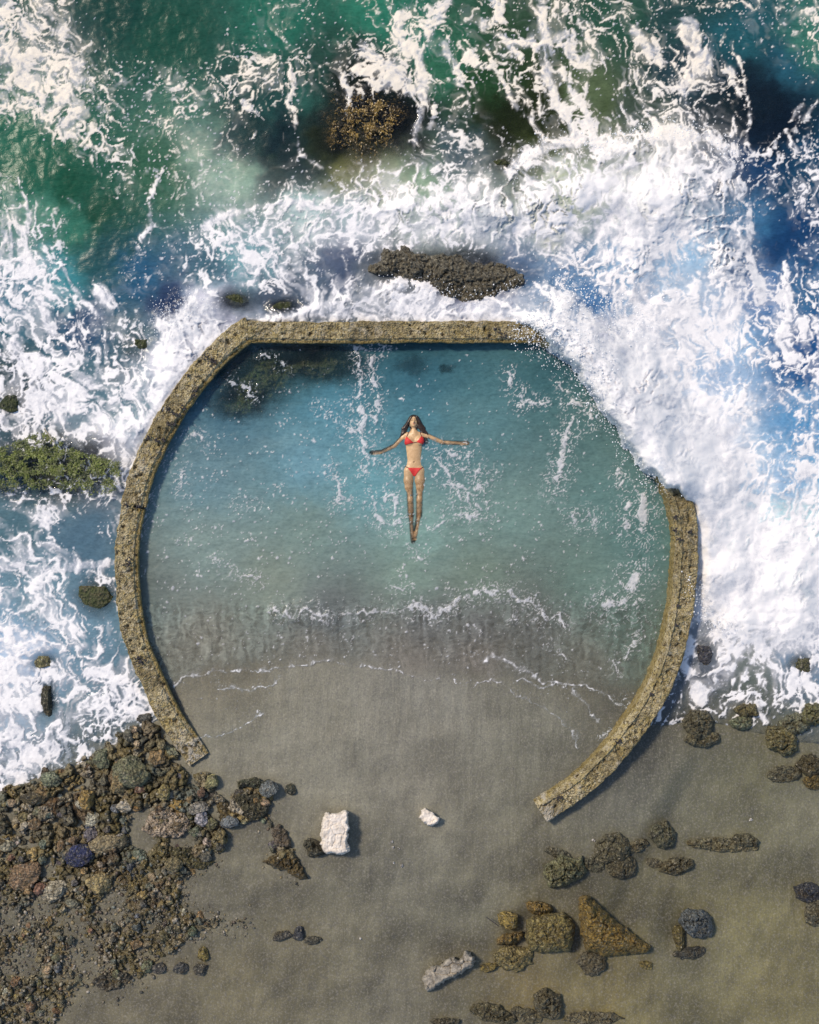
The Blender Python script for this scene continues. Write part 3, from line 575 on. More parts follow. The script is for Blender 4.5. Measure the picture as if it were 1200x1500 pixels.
def build_pool():
    px, py = np.meshgrid(np.arange(175, 1020, 1.3), np.arange(482, 1120, 1.3))
    inside = sdpoly(px, py, POOL)
    n3 = fbm(px/20, py/20, 3, 121); n4 = fbm(px/20, py/20, 3, 122); m3 = fbm(px/7, py/7, 2, 123); m4 = fbm(px/7, py/7, 2, 124)
    wx, wy = px+9*n3+3*m3, py+9*n4+3*m4
    foam = np.zeros(px.shape)
    rag = fbm(wx/5.5, wy/5.5, 3, 125); hol = np.abs(perlin(wx/8, wy/8, 126))
    for w, a, pts in PFOAM:
        x0, x1 = min(p[0] for p in pts)-45, max(p[0] for p in pts)+45; y0, y1 = min(p[1] for p in pts)-45, max(p[1] for p in pts)+45
        m = (px > x0) & (px < x1) & (py > y0) & (py < y1)
        d, _ = seg_d(wx[m], wy[m], pts)
        g = a*np.exp(-(d/(.9*w+.6))**2)
        r, h = rag[m], hol[m]
        core = sstep(.56, .76, g*(.5+.5*sstep(-.5, .3, n3[m]+.5*n4[m]))+.24*r-.42*sstep(.2, .08, h)*(w > 3))
        halo = sstep(.15, .75, a*np.exp(-(d/(3.6*w+5))**2)+.45*r-.2)*.8*sstep(.10, .03, h)
        foam[m] = np.maximum(foam[m], np.maximum(core*.82, halo))
    dn = digit_map(SPECK, px, py)
    for i, (c, q) in enumerate(((9., .8), (5.6, .8), (3.8, .75))):
        ex, ey = 3*m3, 3*m4
        f1, _, h = cells((px+ex)/c, (py+ey)/c, 31+i)
        cl = np.clip(.62+1.9*fbm(px/34, py/24, 3, 133), .05, 1.7)
        foam = np.maximum(foam, q*sstep(.34, .2, f1/(.25+.6*_JX[h]))*(_JY[h] < dn*cl*cl*.55))
    for i, pts in enumerate(SWASH):
        d, t = seg_d(wx, wy, pts)
        foam = np.maximum(foam, (.62*sstep(2.1, .6, d)+.40*sstep(8, 1, d)*sstep(-.1, .25, rag))*np.clip(.75+.9*n3+.5*rag, 0, 1))
    T = terrain(px, py)
    col = srgb(idw(wx, wy, PCOL, 3., 30.))*(1+.13*fbm(px/30, py/13, 4, 127)+.10*fbm(px/7, py/6, 3, 128)+.10*ridge((px+12*n3)/22, (py+12*n4)/15, 2, 129)-.05)[..., None];
    u = sstep(535, 640, py)[..., None]; v = sstep(640, 800, py)[..., None]
    col = col*(1+u*np.array([.42, .15, .10])+v*np.array([.30, .30, .28]))
    lum = col@np.array([.25, .65, .10]); col = col*.84+.16*lum[..., None]*np.array([1., 1., .98])
    shal = sstep(860, 910, py)*sstep(1030, 990, py); strk = fbm((px+8*n3)/7, (py+8*n4)/46, 4, 134); web = ridge((px+9*n3)/13, (py+9*n4)/8, 2, 135)-.5  # web and strk paint caustic-like ripple light into the shallow water's colour
    col = col*(1+shal*(.34*strk+.30*web))[..., None];  op = idw(px+2.2*(wx-px), py+2.2*(wy-py), POP, 3.2, 25.)[..., 0]; op = np.clip(op*(1+shal*(.5*strk+.5*web)), 0, 1)
    # a film over the legs and arms, and over the weeds near the north wall
    for pts, top, r in [([(.03, 1.36), (-.06, 1.22), (-.11, 1.09)], 0, .06), ([(.06, 1.12), (.06, 1.36)], 0, .10), ([(.10, 1.36), (.185, 1.22), (.245, 1.03)], 0, .06), ([(0, .5), (.02, -.05)], .03, .085), ([(.15, .5), (.14, -.05)], .03, .085), ([(.015, 0), (.05, -.43)], -.03, .06), ([(.14, 0), (.07, -.4)], -.03, .06), ([(-.06, 1.14), (-.22, .97), (-.41, .88), (-.56, .87)], -.01, .055), ([(.2, 1.15), (.48, 1.02), (.73, 1.01), (.85, 1.01)], .0, .055)]:
        q = [(600+100*a, 750-100*b) for a, b in pts]
        d, _ = seg_d(px, py, q); op = op*(1-.9*sstep(r*72, r*40, d))
    for x, y, rx, ry, k in [(372, 550, 62, 44, .86), (350, 592, 46, 24, .74), (478, 532, 62, 30, .82), (430, 520, 60, 22, .7), (604, 536, 22, 14, .5), (652, 540, 12, 8, .6)]:
        op = op*(1-k*sstep(1.5, .5, np.hypot((wx-x)/rx, (wy-y)/ry)))
    op = op*sstep(-.004, .05, -T)
    z = np.maximum(0, T+.005)
    z = z+(.012*fbm(px/38, py/22, 3, 131)+.004*fbm(px/10, py/8, 2, 132))*sstep(980, 900, py)+.010*foam*sstep(980, 940, py)
    fr, _ = seg_d(wx, wy, PFOAM[-8][2]); z = z+.03*np.exp(-(fr/14)**2)
    lim = np.interp(wx, [170, 288, 327, 386, 404, 425, 481, 551, 600, 620, 644, 667, 690, 703, 723, 760, 800, 833, 848, 960], [1118, 1084, 1079, 1050, 1004, 979, 972, 981, 988, 998, 995, 1000, 1013, 1001, 998, 1021, 1041, 1068, 1100, 1105])+.5*(py-wy)+1
    wet = sstep(2, -70, py-lim)
    op = np.maximum(op, .10*wet*sstep(900, 980, py)*(.6+1.2*np.clip(strk+web, -.4, .6))); fade = sstep(1, -3, py-lim); foam = foam*fade; op = op*fade
    X, Y = W(px, py, z)
    o = obj('pool_water', grid_mesh('pool_water', X, Y, z, (inside > -4) & (py < lim), dict(wcol=col, opacity=op, foam=np.clip(foam, 0, 1), dense=np.clip(.42+.5*rag, 0, 1), wet=wet)), M_POOL); tag(o, kind='structure')
build_sea(); build_pool()

# ================================================================ the pool's wall
def resample(pts, step):
    P = np.array(pts, float)
    # Catmull-Rom through the traced points
    Q = [P[0]]
    E = np.vstack([2*P[0]-P[1], P, 2*P[-1]-P[-2]])
    for i in range(1, len(E)-2):
        n = max(2, int(np.hypot(*(E[i+1]-E[i]))/step))
        for k in range(1, n+1):
            t = k/n
            Q.append(.5*((2*E[i])+(-E[i-1]+E[i+1])*t+(2*E[i-1]-5*E[i]+4*E[i+1]-E[i+2])*t*t+(-E[i-1]+3*E[i]-3*E[i+1]+E[i+2])*t**3))
    return np.array(Q)
def wall_section(name, pts, top, width, parent, seed, lip=0., pale_end=None, flip=1):
    """swept rough concrete; flip = side on which the pool lies"""
    C = resample(pts, 1.5); n = len(C)
    T = np.gradient(C, axis=0); T /= np.hypot(T[:, 0], T[:, 1])[:, None]
    N = np.stack([-T[:, 1], T[:, 0]], 1)*flip          # towards the pool, in picture space
    s = np.concatenate([[0], np.cumsum(np.hypot(*np.diff(C, axis=0).T))])
    hw = width/2*(1+.10*fbm(s/40, s*0+seed, 3, seed))
    prof = [(-1.12, -.75), (-1.1, -.35)]+[(-1.06, q) for q in np.linspace(-.3, -.04, 12)]+[(-1.0, -.015), (-.94, 0)]+[(q, 0) for q in np.linspace(-.88, .62-lip, 22)]+\
           ([(.62, -.002), (.7, -.02), (.8, -.035)] if lip == 0 else [(.5, .02), (.55, .028), (.6, .02), (.66, -.03), (.74, -.07), (.82, -.085), (.9, -.09)])+[(.94, -.02-lip*.6), (1.0, -.05-lip*.6)]+([(1.0-.30*min(1, (-q-.06)/.25), q) for q in np.linspace(-.07, -.5, 16)]+[(.7, -.75), (.7, -1.3)] if lip < .1 else [(1.04, q) for q in np.linspace(-.09-lip*.6, -.5, 16)]+[(1.1, -.75), (1.12, -1.3)])
    prof = np.array(prof); m = len(prof)
    U = prof[:, 0][None, :]*hw[:, None]; Zr = np.repeat(prof[:, 1][None, :], n, 0)
    px = C[:, 0:1]+N[:, 0:1]*U; py = C[:, 1:2]+N[:, 1:2]*U
    er = fbm(px/26, py/26, 4, seed+1); fi = fbm(px/6, py/6, 3, seed+2, .6); pit = sstep(.25, .5, fbm(px/13, py/13, 3, seed+3))
    side = sstep(.8, 1., np.abs(prof[:, 0]))[None, :]*np.ones((n, 1))
    topn = 1-side
    z = top+Zr+topn*(.04*er+.03*fi-.06*pit)+.02*er
    rag = 1+.10*fbm(s[:, None]/15+0*U, Zr*9+seed, 3, seed+4)*side+.09*fi*side+.07*er*side
    px = C[:, 0:1]+N[:, 0:1]*U*rag; py = C[:, 1:2]+N[:, 1:2]*U*rag
    X, Y = W(px, py, np.full(px.shape, top))
    pale = np.zeros((n, m))
    if pale_end: pale = pale+.7*sstep(s[-1]-pale_end, s[-1]-pale_end*.3, s)[:, None]*sstep(-.2, .3, er+fi)
    sd = np.where(prof[:, 0] > .97 if lip else prof[:, 0] > .74, 1., 0.)[None, :]*np.ones((n, 1))*.9+.5*side*(prof[:, 0] < 0)[None, :]
    I = np.arange(n*m).reshape(n, m)
    F = np.stack([I[:-1, :-1], I[1:, :-1], I[1:, 1:], I[:-1, 1:]], -1).reshape(-1, 4)
    if flip > 0: F = F[:, ::-1]
    co = np.stack([X.ravel(), Y.ravel(), z.ravel()], 1)
    tris = []; extra = []
    for e, row in ((0, I[0]), (1, I[-1])):
        c = co[row].mean(0); k = len(co)+len(extra); c[2] = top-.12; extra.append(c)
        t = np.stack([row[:-1], row[1:], np.full(m-1, k)], 1)
        tris.append(t)
    co = np.vstack([co, extra])
    z2 = lambda a: np.concatenate([a.ravel(), [0, 0]])
    me = new_mesh(name, co, [F, np.vstack(tris)], dict(side=z2(np.clip(sd, 0, 1)), pale=z2(pale)))
    return obj(name, me, M_WALL, parent)
def ellipsoids(name, items, sub=1):
    """many small ellipsoids in one mesh: items are (x, y, z, rx, ry, rz, angle)"""
    bm = bmesh.new(); bmesh.ops.create_icosphere(bm, subdivisions=sub, radius=1)
    v = np.array([q.co[:] for q in bm.verts]); f = np.array([[q.index for q in t.verts] for t in bm.faces]); bm.free()
    co = []; fs = []
    for i, (x, y, z, rx, ry, rz, a) in enumerate(items):
        w = v*np.array([rx, ry, rz]); c, s = math.cos(a), math.sin(a)
        co.append(np.stack([w[:, 0]*c-w[:, 1]*s+x, w[:, 0]*s+w[:, 1]*c+y, w[:, 2]+z], 1)); fs.append(f+i*len(v))
    return new_mesh(name, np.vstack(co), np.vstack(fs))
TOP = .19
pw = empty('pool_wall', (*W(600, 487, 0), 0))
tag(pw, 'curved weathered concrete sea wall that rings the tide pool, crusted with algae and mussels', 'sea wall')
wall_section('wall_section', WALL_L[:9]+[(195.3, 741)], TOP, 35, pw, 140, flip=-1)
wall_section('wall_section', [(195, 743.5)]+WALL_L[9:], TOP, 33.5, pw, 150, pale_end=70, flip=-1)
wall_section('wall_section', WALL_T, TOP+.01, 31, pw, 160, lip=.0, flip=1)
wall_section('wall_section', WALL_R, TOP+.19, 32, pw, 170, lip=.16, pale_end=40, flip=1)
def clump(pts, spread, n, parent):
    it = []
    for x, y in pts:
        for _ in range(n):
            a, b = random.gauss(x, spread), random.gauss(y, spread*.7); X, Y = W(a, b, TOP+(.19 if x > 780 else 0))
            it.append((X, Y, TOP+(.19 if x > 780 else 0)+.03+random.uniform(-.015, .02), random.uniform(.012, .022), random.uniform(.008, .012), random.uniform(.008, .014), random.uniform(0, 6.3)))
    return obj('mussel_clump', ellipsoids('mussel_clump', it), M_MUSSEL, parent)
for pts, sp, n in [([(303, 522), (309, 529), (315, 532)], 3.2, 14), ([(276, 551)], 1.5, 6), ([(287, 573), (283, 580)], 2.6, 11), ([(247, 598), (256, 605), (263, 608)], 2.4, 12), ([(268, 598)], 2.5, 12), ([(246, 622), (253, 622)], 2, 9), ([(218, 642), (230, 645), (240, 645)], 2.2, 12), ([(204, 742), (186, 740)], 2, 8), ([(190, 820), (186, 826)], 3, 9), ([(205, 965), (209, 968)], 3, 14),
                   ([(990, 758), (989, 776), (994, 790)], 2.5, 14), ([(1009, 778)], 1.8, 8), ([(993, 887)], 1.6, 8), ([(990, 915)], 1.6, 7), ([(953, 1017)], 2, 9), ([(820, 1168), (905, 1085)], 3, 12), ([(740, 492), (728, 484)], 3, 10)]:
    clump(pts, sp, n, pw)

# ================================================================ stones
def rock_data(seed, sub=4, facets=9, rough=.16, flat=1.):
    bm = bmesh.new(); bmesh.ops.create_icosphere(bm, subdivisions=sub, radius=1)
    v = np.array([q.co[:] for q in bm.verts]); f = np.array([[q.index for q in t.verts] for t in bm.faces]); bm.free()
    r = np.random.default_rng(seed)
    def n3(v, k, s): return (perlin(v[:, 0]*k+s, v[:, 1]*k-s, seed)+perlin(v[:, 1]*k+2*s, v[:, 2]*k+s, seed+1)+perlin(v[:, 2]*k-s, v[:, 0]*k+3*s, seed+2))/3
    v = v*(1+.35*n3(v, .9, 3.1))[:, None]
    for _ in range(facets):
        d = r.normal(size=3); d /= np.linalg.norm(d); h = r.uniform(.62, .9)
        v = v-np.maximum(0, v@d-h)[:, None]*d*.93
    rd = 1-np.abs(n3(v, 2.2, 4.4))*2.4
    v = v*(1+rough*n3(v, 2.6, 1.7)+rough*.3*rd+rough*.7*n3(v, 6.1, .7)+rough*.5*n3(v, 13., 5.7))[:, None]
    v /= np.abs(v).max(0); v[:, 2] *= flat
    return v, f
ROCKS = []
for i in range(14):
    v, f = rock_data(300+i*7, 5, 13+i % 7, .10+.05*(i % 4))
    me = new_mesh('rock', v, f); ROCKS.append(me)
def stone(name, px, py, rx, ry, rgb, label, cat, group=None, rot=0., h=None, sink=.35, base=None, mat=None, k=None, scale_col=1.):
    """rx, ry: half sizes in photo px; rgb: the stone's sRGB colour"""
    me = ROCKS[random.randrange(14) if k is None else k]
    mat = mat or M_ROCK
    if me.materials and me.materials[0] != mat or not me.materials:
        if me.materials: me = weed_variant(me)
        else: me.materials.append(mat)
    z = float(terrain(np.array([px]), np.array([py]))[0]) if base is None else base
    h = h if h is not None else .8*min(rx, ry)/100
    X, Y = W(px, py, z+h*(1-sink))
    o = bpy.data.objects.new(name, me); COL.objects.link(o)
    o.location = (X, Y, z+h*(1-2*sink)); o.scale = (rx/100, ry/100, h); o.rotation_euler = (0, 0, rot)
    c = srgb(np.array(rgb, float))*scale_col; o.color = (*[float(q) for q in c], 1)
    return tag(o, label, cat, group)
_WV = {}
def weed_variant(me):
    if me.name not in _WV:
        c = me.copy(); c.name = 'rock'; c.materials.clear(); c.materials.append(M_WEEDROCK); _WV[me.name] = c
    return _WV[me.name]
for me in ROCKS: me.materials.append(M_ROCK)

def mound(name, poly, h, seed, step=1.4, rough=.05, prof=18., skirt=-.5, base=None, parent=None, mat=None, rgb=(90, 85, 60), tilt=(0, 0), plates=0., wob=7., nsc=22.):
    """a boulder given by its outline: a rough height field with sides that go into the ground"""
    P = np.array(poly, float); x0, y0 = P.min(0)-12; x1, y1 = P.max(0)+12
    px, py = np.meshgrid(np.arange(x0, x1, step), np.arange(y0, y1, step))
    n = fbm(px/nsc, py/nsc, 4, seed); m = fbm(px/nsc, py/nsc, 4, seed+1)
    sd = sdpoly(px+wob*n+.3*wob*fbm(px/6, py/6, 2, seed+7), py+wob*m+.3*wob*fbm(px/6, py/6, 2, seed+8), poly)
    b = terrain(px, py) if base is None else np.full(px.shape, base)
    t = np.clip(sd/prof, 0, 1); dome = np.sqrt(np.clip(1-(1-t)**2, 0, 1))
    z = b+h*dome+rough*(fbm(px/24, py/24, 4, seed+2)+.5*fbm(px/7, py/7, 4, seed+3, .6)+.55*(ridge(px/6, py/6, 2, seed+4)-.6))*dome
    if plates:
        f1, f2, i1 = cells((px+9*n)/16, (py+9*m)/16, seed % 50); z = z+plates*(_JX[i1]-.5)*dome*sstep(0, .12, f2-f1)-plates*.5*sstep(.1, 0, f2-f1)*dome
    z = z+dome*(tilt[0]*(px-P[:, 0].mean())+tilt[1]*(py-P[:, 1].mean()))
    z = np.where(sd <= 0, b+skirt, z)
    X, Y = W(px, py, z)
    c = np.array(W(P[:, 0].mean(), P[:, 1].mean(), h))
    me = grid_mesh(name, X-c[0], Y-c[1], z, sd > -step*2.5, {})
    o = obj(name, me, mat or M_ROCK, None); o.location = (c[0], c[1], 0)
    if parent is not None: o.location = (c[0], c[1], 0); o.parent = parent; o.matrix_parent_inverse = Matrix.Translation(parent.location).inverted()
    q = srgb(np.array(rgb, float)); o.color = (*[float(v) for v in q], 1)
    return o
def fronds(name, spots, size, mat, parent, seed, z0, zvar=.03, lift=.5):
    """seaweed: many small curved blades; spots are (px, py)"""
    r = np.random.default_rng(seed); co = []; fs = []
    for i, (x, y) in enumerate(spots):
        z = (z0(x, y) if callable(z0) else z0)+r.uniform(0, zvar); X, Y = W(x, y, z)
        a = r.uniform(0, 2*np.pi); l = size*r.uniform(.5, 1.3); w = l*r.uniform(.18, .38); u = np.array([np.cos(a), np.sin(a), 0]); v = np.array([-u[1], u[0], r.uniform(-.5, .5)])
        k = len(co)
        for j, (q, ww, zz) in enumerate(((0, .4, 0), (.35, 1, .28*lift), (.7, .8, .34*lift), (1, .1, .15*lift))):
            p = np.array([X, Y, z])+u*l*q+np.array([0, 0, l*zz])
            co += [p-v*w*ww/2, p+v*w*ww/2]
        fs += [[k+2*j, k+2*j+1, k+2*j+3, k+2*j+2] for j in range(3)]
    return obj(name, new_mesh(name, np.array(co), np.array(fs)), mat, parent)
def ell(x, y, rx, ry, n=18, seed=0, wob=.14, rot=0.):
    r = np.random.default_rng(seed); a = np.linspace(0, 2*np.pi, n, endpoint=False); k = 1+wob*r.normal(size=n)
    u, v = rx*k*np.cos(a), ry*k*np.sin(a); c, s = np.cos(rot), np.sin(rot)
    return list(zip(x+u*c-v*s, y+u*s+v*c))
def scatter_in(poly, n, seed, pad=0.):
    r = np.random.default_rng(seed); P = np.array(poly); out = []
    while len(out) < n:
        x = r.uniform(P[:, 0].min(), P[:, 0].max(), 4*n); y = r.uniform(P[:, 1].min(), P[:, 1].max(), 4*n)
        k = sdpoly(x, y, poly) > pad; out += list(zip(x[k], y[k]))
    return out[:n]

# ---- rocks in the sea
MOSS = [(-160, 660), (-60, 648), (0, 652), (30, 638), (62, 626), (80, 634), (110, 652), (140, 662), (180, 672), (182, 700), (172, 728), (140, 735), (90, 722), (40, 722), (0, 728), (-80, 735), (-160, 720)]
e = empty('mossy_rock', (*W(80, 680, .2), 0)); tag(e, 'long low rock thick with green weed at the left edge beside the curved wall', 'rock')
mound('stone', MOSS, .24, 401, rough=.10, prof=26, parent=e, mat=M_WEEDROCK, rgb=(92, 90, 66))
zr = lambda x, y: .20+.05*float(fbm(np.array([x/24]), np.array([y/24]), 2, 403)[0])
fronds('seaweed', [p for p in scatter_in(MOSS, 19000, 5, 6) if p[1] < 712+random.gauss(0, 8) and float(fbm(np.array([p[0]/16]), np.array([p[1]/12]), 3, 405)[0]) > -.15+.12*random.random()], .036, M_WEED, e, 6, zr, .05)
KELP = ell(532, 180, 80, 72, seed=3, wob=.13)
e = empty('kelp_rock', (*W(532, 180, 0), 0)); tag(e, 'dark round rock covered in golden brown kelp just breaking the surface offshore', 'rock')
mound('stone', KELP, .52, 411, rough=.10, prof=72, parent=e, base=-.46, mat=M_ROCK, rgb=(30, 26, 18), skirt=-.3)
kz = lambda x, y: -.43+.52*math.sqrt(max(0., 1-((x-532)**2+(y-180)**2)/75.**2))
def kelp_spots():
    P = [p for p in scatter_in(KELP, 9000, 8, 8)]; w = .9*np.exp(-np.array([((x-548)/34)**2+((y-178)/30)**2 for x, y in P]))+.5*np.exp(-np.array([((x-490)/22)**2+((y-195)/30)**2 for x, y in P]))
    A = np.array(P); g = sstep(-.12, .22, fbm(A[:, 0]/15, A[:, 1]/15, 3, 191))
    return [p for p, q in zip(P, w*g*1.15) if random.random() < q+.02]
fronds('kelp', kelp_spots(), .042, M_KELP, e, 9, kz, .06, .8)
for x, y, rx, ry, top, rgb, lab in [(390, 203, 58, 52, -.24, (22, 30, 38), 'dark sunken boulder under green water left of the kelp rock'), (765, 180, 62, 40, -.22, (34, 34, 16), 'dark olive sunken boulder under the foam streaks above the breaking wave'), (1110, 150, 60, 58, -.26, (14, 20, 30), 'large black sunken boulder laced with foam near the upper right corner'), (1064, 160, 27, 26, -.24, (24, 34, 34), 'small dark sunken boulder left of the large black one')]:
    o = mound('sunken_boulder', ell(x, y, rx, ry, seed=int(x), wob=.1), .5, int(x), rough=.1, prof=50, base=top-.5, rgb=rgb); tag(o, lab, 'rock')
o = mound('rock_ledge', [(545, 385), (565, 368), (590, 360), (625, 372), (660, 372), (700, 385), (735, 388), (770, 398), (765, 425), (730, 436), (705, 446), (680, 444), (650, 432), (610, 412), (560, 410), (535, 402)], .19, 421, rough=.10, prof=34, base=.01, rgb=(112, 106, 90), plates=.08, wob=12)
tag(o, 'long slanting grey brown rock ledge between the breaker and the straight wall', 'rock')
for x, y, rx, ry, rgb, lab in [(342, 438, 27, 13, (72, 74, 40), 'weedy rock in the foam above the wall corner, larger of the two'), (418, 449, 22, 8, (70, 72, 42), 'small weedy rock in the foam just above the straight wall'), (142, 872, 36, 28, (98, 92, 66), 'weedy rock in the surf against the outside of the left wall'), (66, 970, 20, 14, (118, 112, 74), 'small yellowish stone awash in the surf at the far left'), (68, 1022, 13, 36, (66, 64, 44), 'narrow upright dark rock standing in the foam at the left edge'), (1172, 972, 22, 18, (96, 94, 62), 'squat olive rock ringed by foam at the right edge'), (735, 241, 22, 10, (46, 42, 20), 'dark rock tip under the lip of the breaking wave'), (318, 476, 16, 9, (58, 56, 40), 'dark wet rock tucked against the outer wall corner'), (1032, 958, 17, 26, (72, 72, 80), 'dark sloping rock in the backwash right of the east wall'), (205, 505, 24, 18, (70, 78, 60), 'grey green rock awash outside the upper left wall'), (18, 592, 20, 16, (50, 60, 48), 'dark rock awash at the left edge above the mossy rock')]:
    stone('surf_rock', x, y, rx, ry, rgb, lab, 'rock', h=.19, base=-.09, sink=.45, mat=M_WEEDROCK if y < 900 else M_ROCK)
# ---- weeds inside the pool
for x, y, rx, ry, rgb, lab in [(372, 552, 60, 42, (70, 92, 40), 'green weedy boulder sunk in the pool corner by the wall joint'), (352, 592, 44, 22, (66, 96, 50), 'smaller green weedy boulder sunk below the corner one'), (478, 533, 58, 26, (52, 66, 36), 'dark weedy boulder sunk under the straight wall'), (652, 541, 11, 8, (24, 36, 34), 'small dark stone on the pool floor near the straight wall')]:
    o = mound('sunken_boulder', ell(x, y, rx, ry, seed=int(x+y), wob=.16), .5, int(x+y), rough=.12, prof=34, base=-.62, rgb=rgb, mat=M_WEEDROCK); tag(o, lab, 'rock')

# ---- boulders and stones on the beach, lower right
o = mound('boulder', [(849, 1312), (861, 1311), (878, 1326), (905, 1349), (930, 1368), (957, 1388), (948, 1396), (915, 1399), (885, 1402), (858, 1394), (852, 1370), (848, 1340)], .50, 431, step=1., rough=.045, prof=30, rgb=(140, 114, 52), plates=.10, tilt=(-.0016, -.0012), nsc=12, wob=4); tag(o, 'large triangular ochre boulder with a sharp edge on the sand', 'boulder')
for nm, poly, h, rgb, lab, pr in [('boulder', [(772, 1346), (785, 1340), (805, 1335), (826, 1337), (838, 1346), (843, 1362), (840, 1382), (836, 1393), (800, 1396), (775, 1392), (768, 1372)], .30, (136, 122, 72), 'big rounded ochre boulder just left of the triangular one', 17),
                              ('boulder', [(722, 1396), (740, 1384), (762, 1384), (782, 1392), (780, 1410), (765, 1424), (742, 1424), (726, 1412)], .14, (142, 128, 82), 'low tan boulder half buried below the big rounded one', 18)]:
    o = mound(nm, poly, h*1.2, len(lab)*9, step=1., rough=.08, prof=pr*1.2, rgb=rgb, plates=.07, nsc=12, wob=4); tag(o, lab, 'boulder')
OCH = (138, 108, 46)
for a in [(790, 1331, 20, 11, OCH, 'flat ochre rock on top edge of the big rounded boulder', .16, .25), (745, 1348, 14, 12, (150, 128, 66), 'small round ochre rock left of the big rounded boulder', .14, 0), (748, 1374, 21, 10, OCH, 'narrow ochre rock wedged between the low tan boulder and the round one', .15, -.3), (716, 1418, 13, 6, (128, 112, 60), 'tiny ochre rock at the left tip of the boulder group', .06, .1),
          (868, 1411, 22, 19, (92, 88, 74), 'grey pitted rock below the gap of the two big boulders', .10, .2), (947, 1414, 9, 6, (126, 112, 62), 'tiny ochre stone alone below the right tip of the triangular boulder', .04, 0), (1021, 1352, 26, 20, (98, 108, 118), 'blue grey angular rock standing alone right of the boulders', .24, .5), (996, 1374, 9, 18, (104, 92, 48), 'mossy ochre rock on the left flank of the blue grey one', .10, .1), (1012, 1396, 24, 10, (56, 58, 58), 'dark flat rock just below the blue grey one', .06, -.2),
          (1184, 1308, 20, 15, (40, 46, 66), 'blue black rock at the right edge of the beach', .16, .2), (1198, 1336, 22, 20, (104, 102, 88), 'grey rock at the right edge below the blue black one', .12, 0), (827, 1276, 33, 22, (118, 118, 84), 'grey green rock nearest the end of the east wall', .18, -.3), (818, 1251, 21, 7, (84, 82, 66), 'low dark rock sliver above the grey green rock', .05, -.3), (870, 1266, 16, 12, (86, 86, 70), 'little dark rock between the grey green rock and the rugged one', .06, 0), (898, 1244, 27, 24, (92, 88, 68), 'rugged dark rock in the middle of the beach rocks', .12, .3), (912, 1270, 22, 17, (78, 76, 62), 'dark rock touching the lower side of the rugged one', .09, -.2),
          (932, 1240, 20, 9, (112, 104, 80), 'low pebbly rock linking the rugged rock and the peaked one', .05, -.4), (972, 1224, 20, 18, (92, 92, 72), 'peaked dark rock upper right among the beach rocks', .16, .6), (992, 1269, 25, 13, (96, 90, 68), 'brown wedge shaped rock below the peaked one', .10, -.15), (958, 1264, 14, 7, (100, 94, 74), 'flat little rock left of the brown wedge', .04, 0), (1058, 1237, 52, 11, (112, 106, 80), 'long low pebbly rock bar on the sand at right', .06, .06), (1092, 1231, 20, 10, (98, 94, 72), 'small peaked rock at the right end of the long rock bar', .09, .3),
          (803, 1472, 24, 21, (92, 86, 66), 'blocky dark rock near the bottom edge', .14, .8), (770, 1486, 24, 11, (104, 98, 76), 'pebbly rock left of the blocky one at the bottom edge', .06, .3), (722, 1485, 34, 14, (88, 82, 58), 'broad weedy rock at the bottom edge', .08, .3), (868, 1492, 42, 11, (112, 104, 80), 'flat pebbly rock patch at the bottom edge right of the blocky rock', .05, 0), (652, 1498, 22, 8, (70, 68, 56), 'dark rock cut by the bottom edge left of the broad weedy one', .07, 0),
          (1024, 1062, 22, 24, (96, 92, 72), 'craggy rock at the foot of the surf right of the wall', .16, .3), (1030, 1082, 25, 13, (102, 98, 76), 'lower craggy rock on the sand beneath the surf', .09, 0), (1087, 1058, 18, 11, (120, 128, 100), 'pale green stone at the edge of the backwash', .10, 0), (1094, 1040, 18, 12, (110, 102, 66), 'ochre rock under the foam tip above the pale green stone', .12, .2), (1145, 1083, 28, 20, (118, 110, 70), 'large ochre rock at the right edge of the surf', .18, .6), (1165, 1060, 24, 15, (124, 128, 106), 'greenish slab behind the large ochre rock in the surf', .12, -.2), (1192, 1046, 20, 18, (112, 112, 74), 'olive rock in the foam at the right edge', .14, 0), (1150, 1134, 25, 13, (96, 94, 76), 'dark pebbly rock patch below the large ochre rock', .06, -.1), (1188, 1122, 20, 18, (78, 70, 46), 'dark brown rock at the right edge below the surf', .12, .3), (1192, 1146, 16, 12, (112, 92, 46), 'ochre rock below the dark brown one at the right edge', .07, 0),
          (462, 1242, 17, 13, (62, 62, 52), 'small dark rock touching the white block', .10, .4), (413, 1372, 13, 7, (78, 74, 66), 'dark stone at the left of the little row on open sand', .05, .2), (438, 1368, 8, 10, (66, 66, 70), 'upright dark stone in the middle of the little row on open sand', .07, 0), (458, 1378, 13, 6, (84, 80, 66), 'flat stone at the right of the little row on open sand', .04, 0),
          (425, 1157, 8, 8, (70, 74, 62), 'single small dark stone on the sand above the white block', .06, 0), (297, 1399, 8, 10, (136, 120, 62), 'yellowish stone on sand at the lower edge of the shelf', .06, 0), (232, 1419, 11, 8, (84, 80, 76), 'leftmost of three dark stones in a row on the sand', .06, 0), (264, 1419, 11, 8, (80, 78, 74), 'middle of three dark stones in a row on the sand', .06, 0), (292, 1420, 11, 8, (82, 80, 74), 'rightmost of three dark stones in a row on the sand', .06, 0)]:
    x, y, rx, ry, rgb, lab, h, rot = a
    if rx*ry > 170:
        q = min(rx, ry); sd = int(x*7+y)
        o = mound('beach_rock', ell(x, y, rx*1.04, ry*1.04, 13, sd, .075, rot), h*1.5, sd, step=1., rough=.05+h*.36, prof=q*.8, nsc=12, rgb=[v*.85+.22*q2 for v, q2 in zip(rgb, (104, 97, 72))], plates=.05+h*.4, wob=1.5+q*.14); tag(o, lab, 'rock')
    else: stone('beach_rock', x, y, rx*1.12, ry*1.12, rgb, lab, 'rock', h=h, rot=rot, sink=.25)
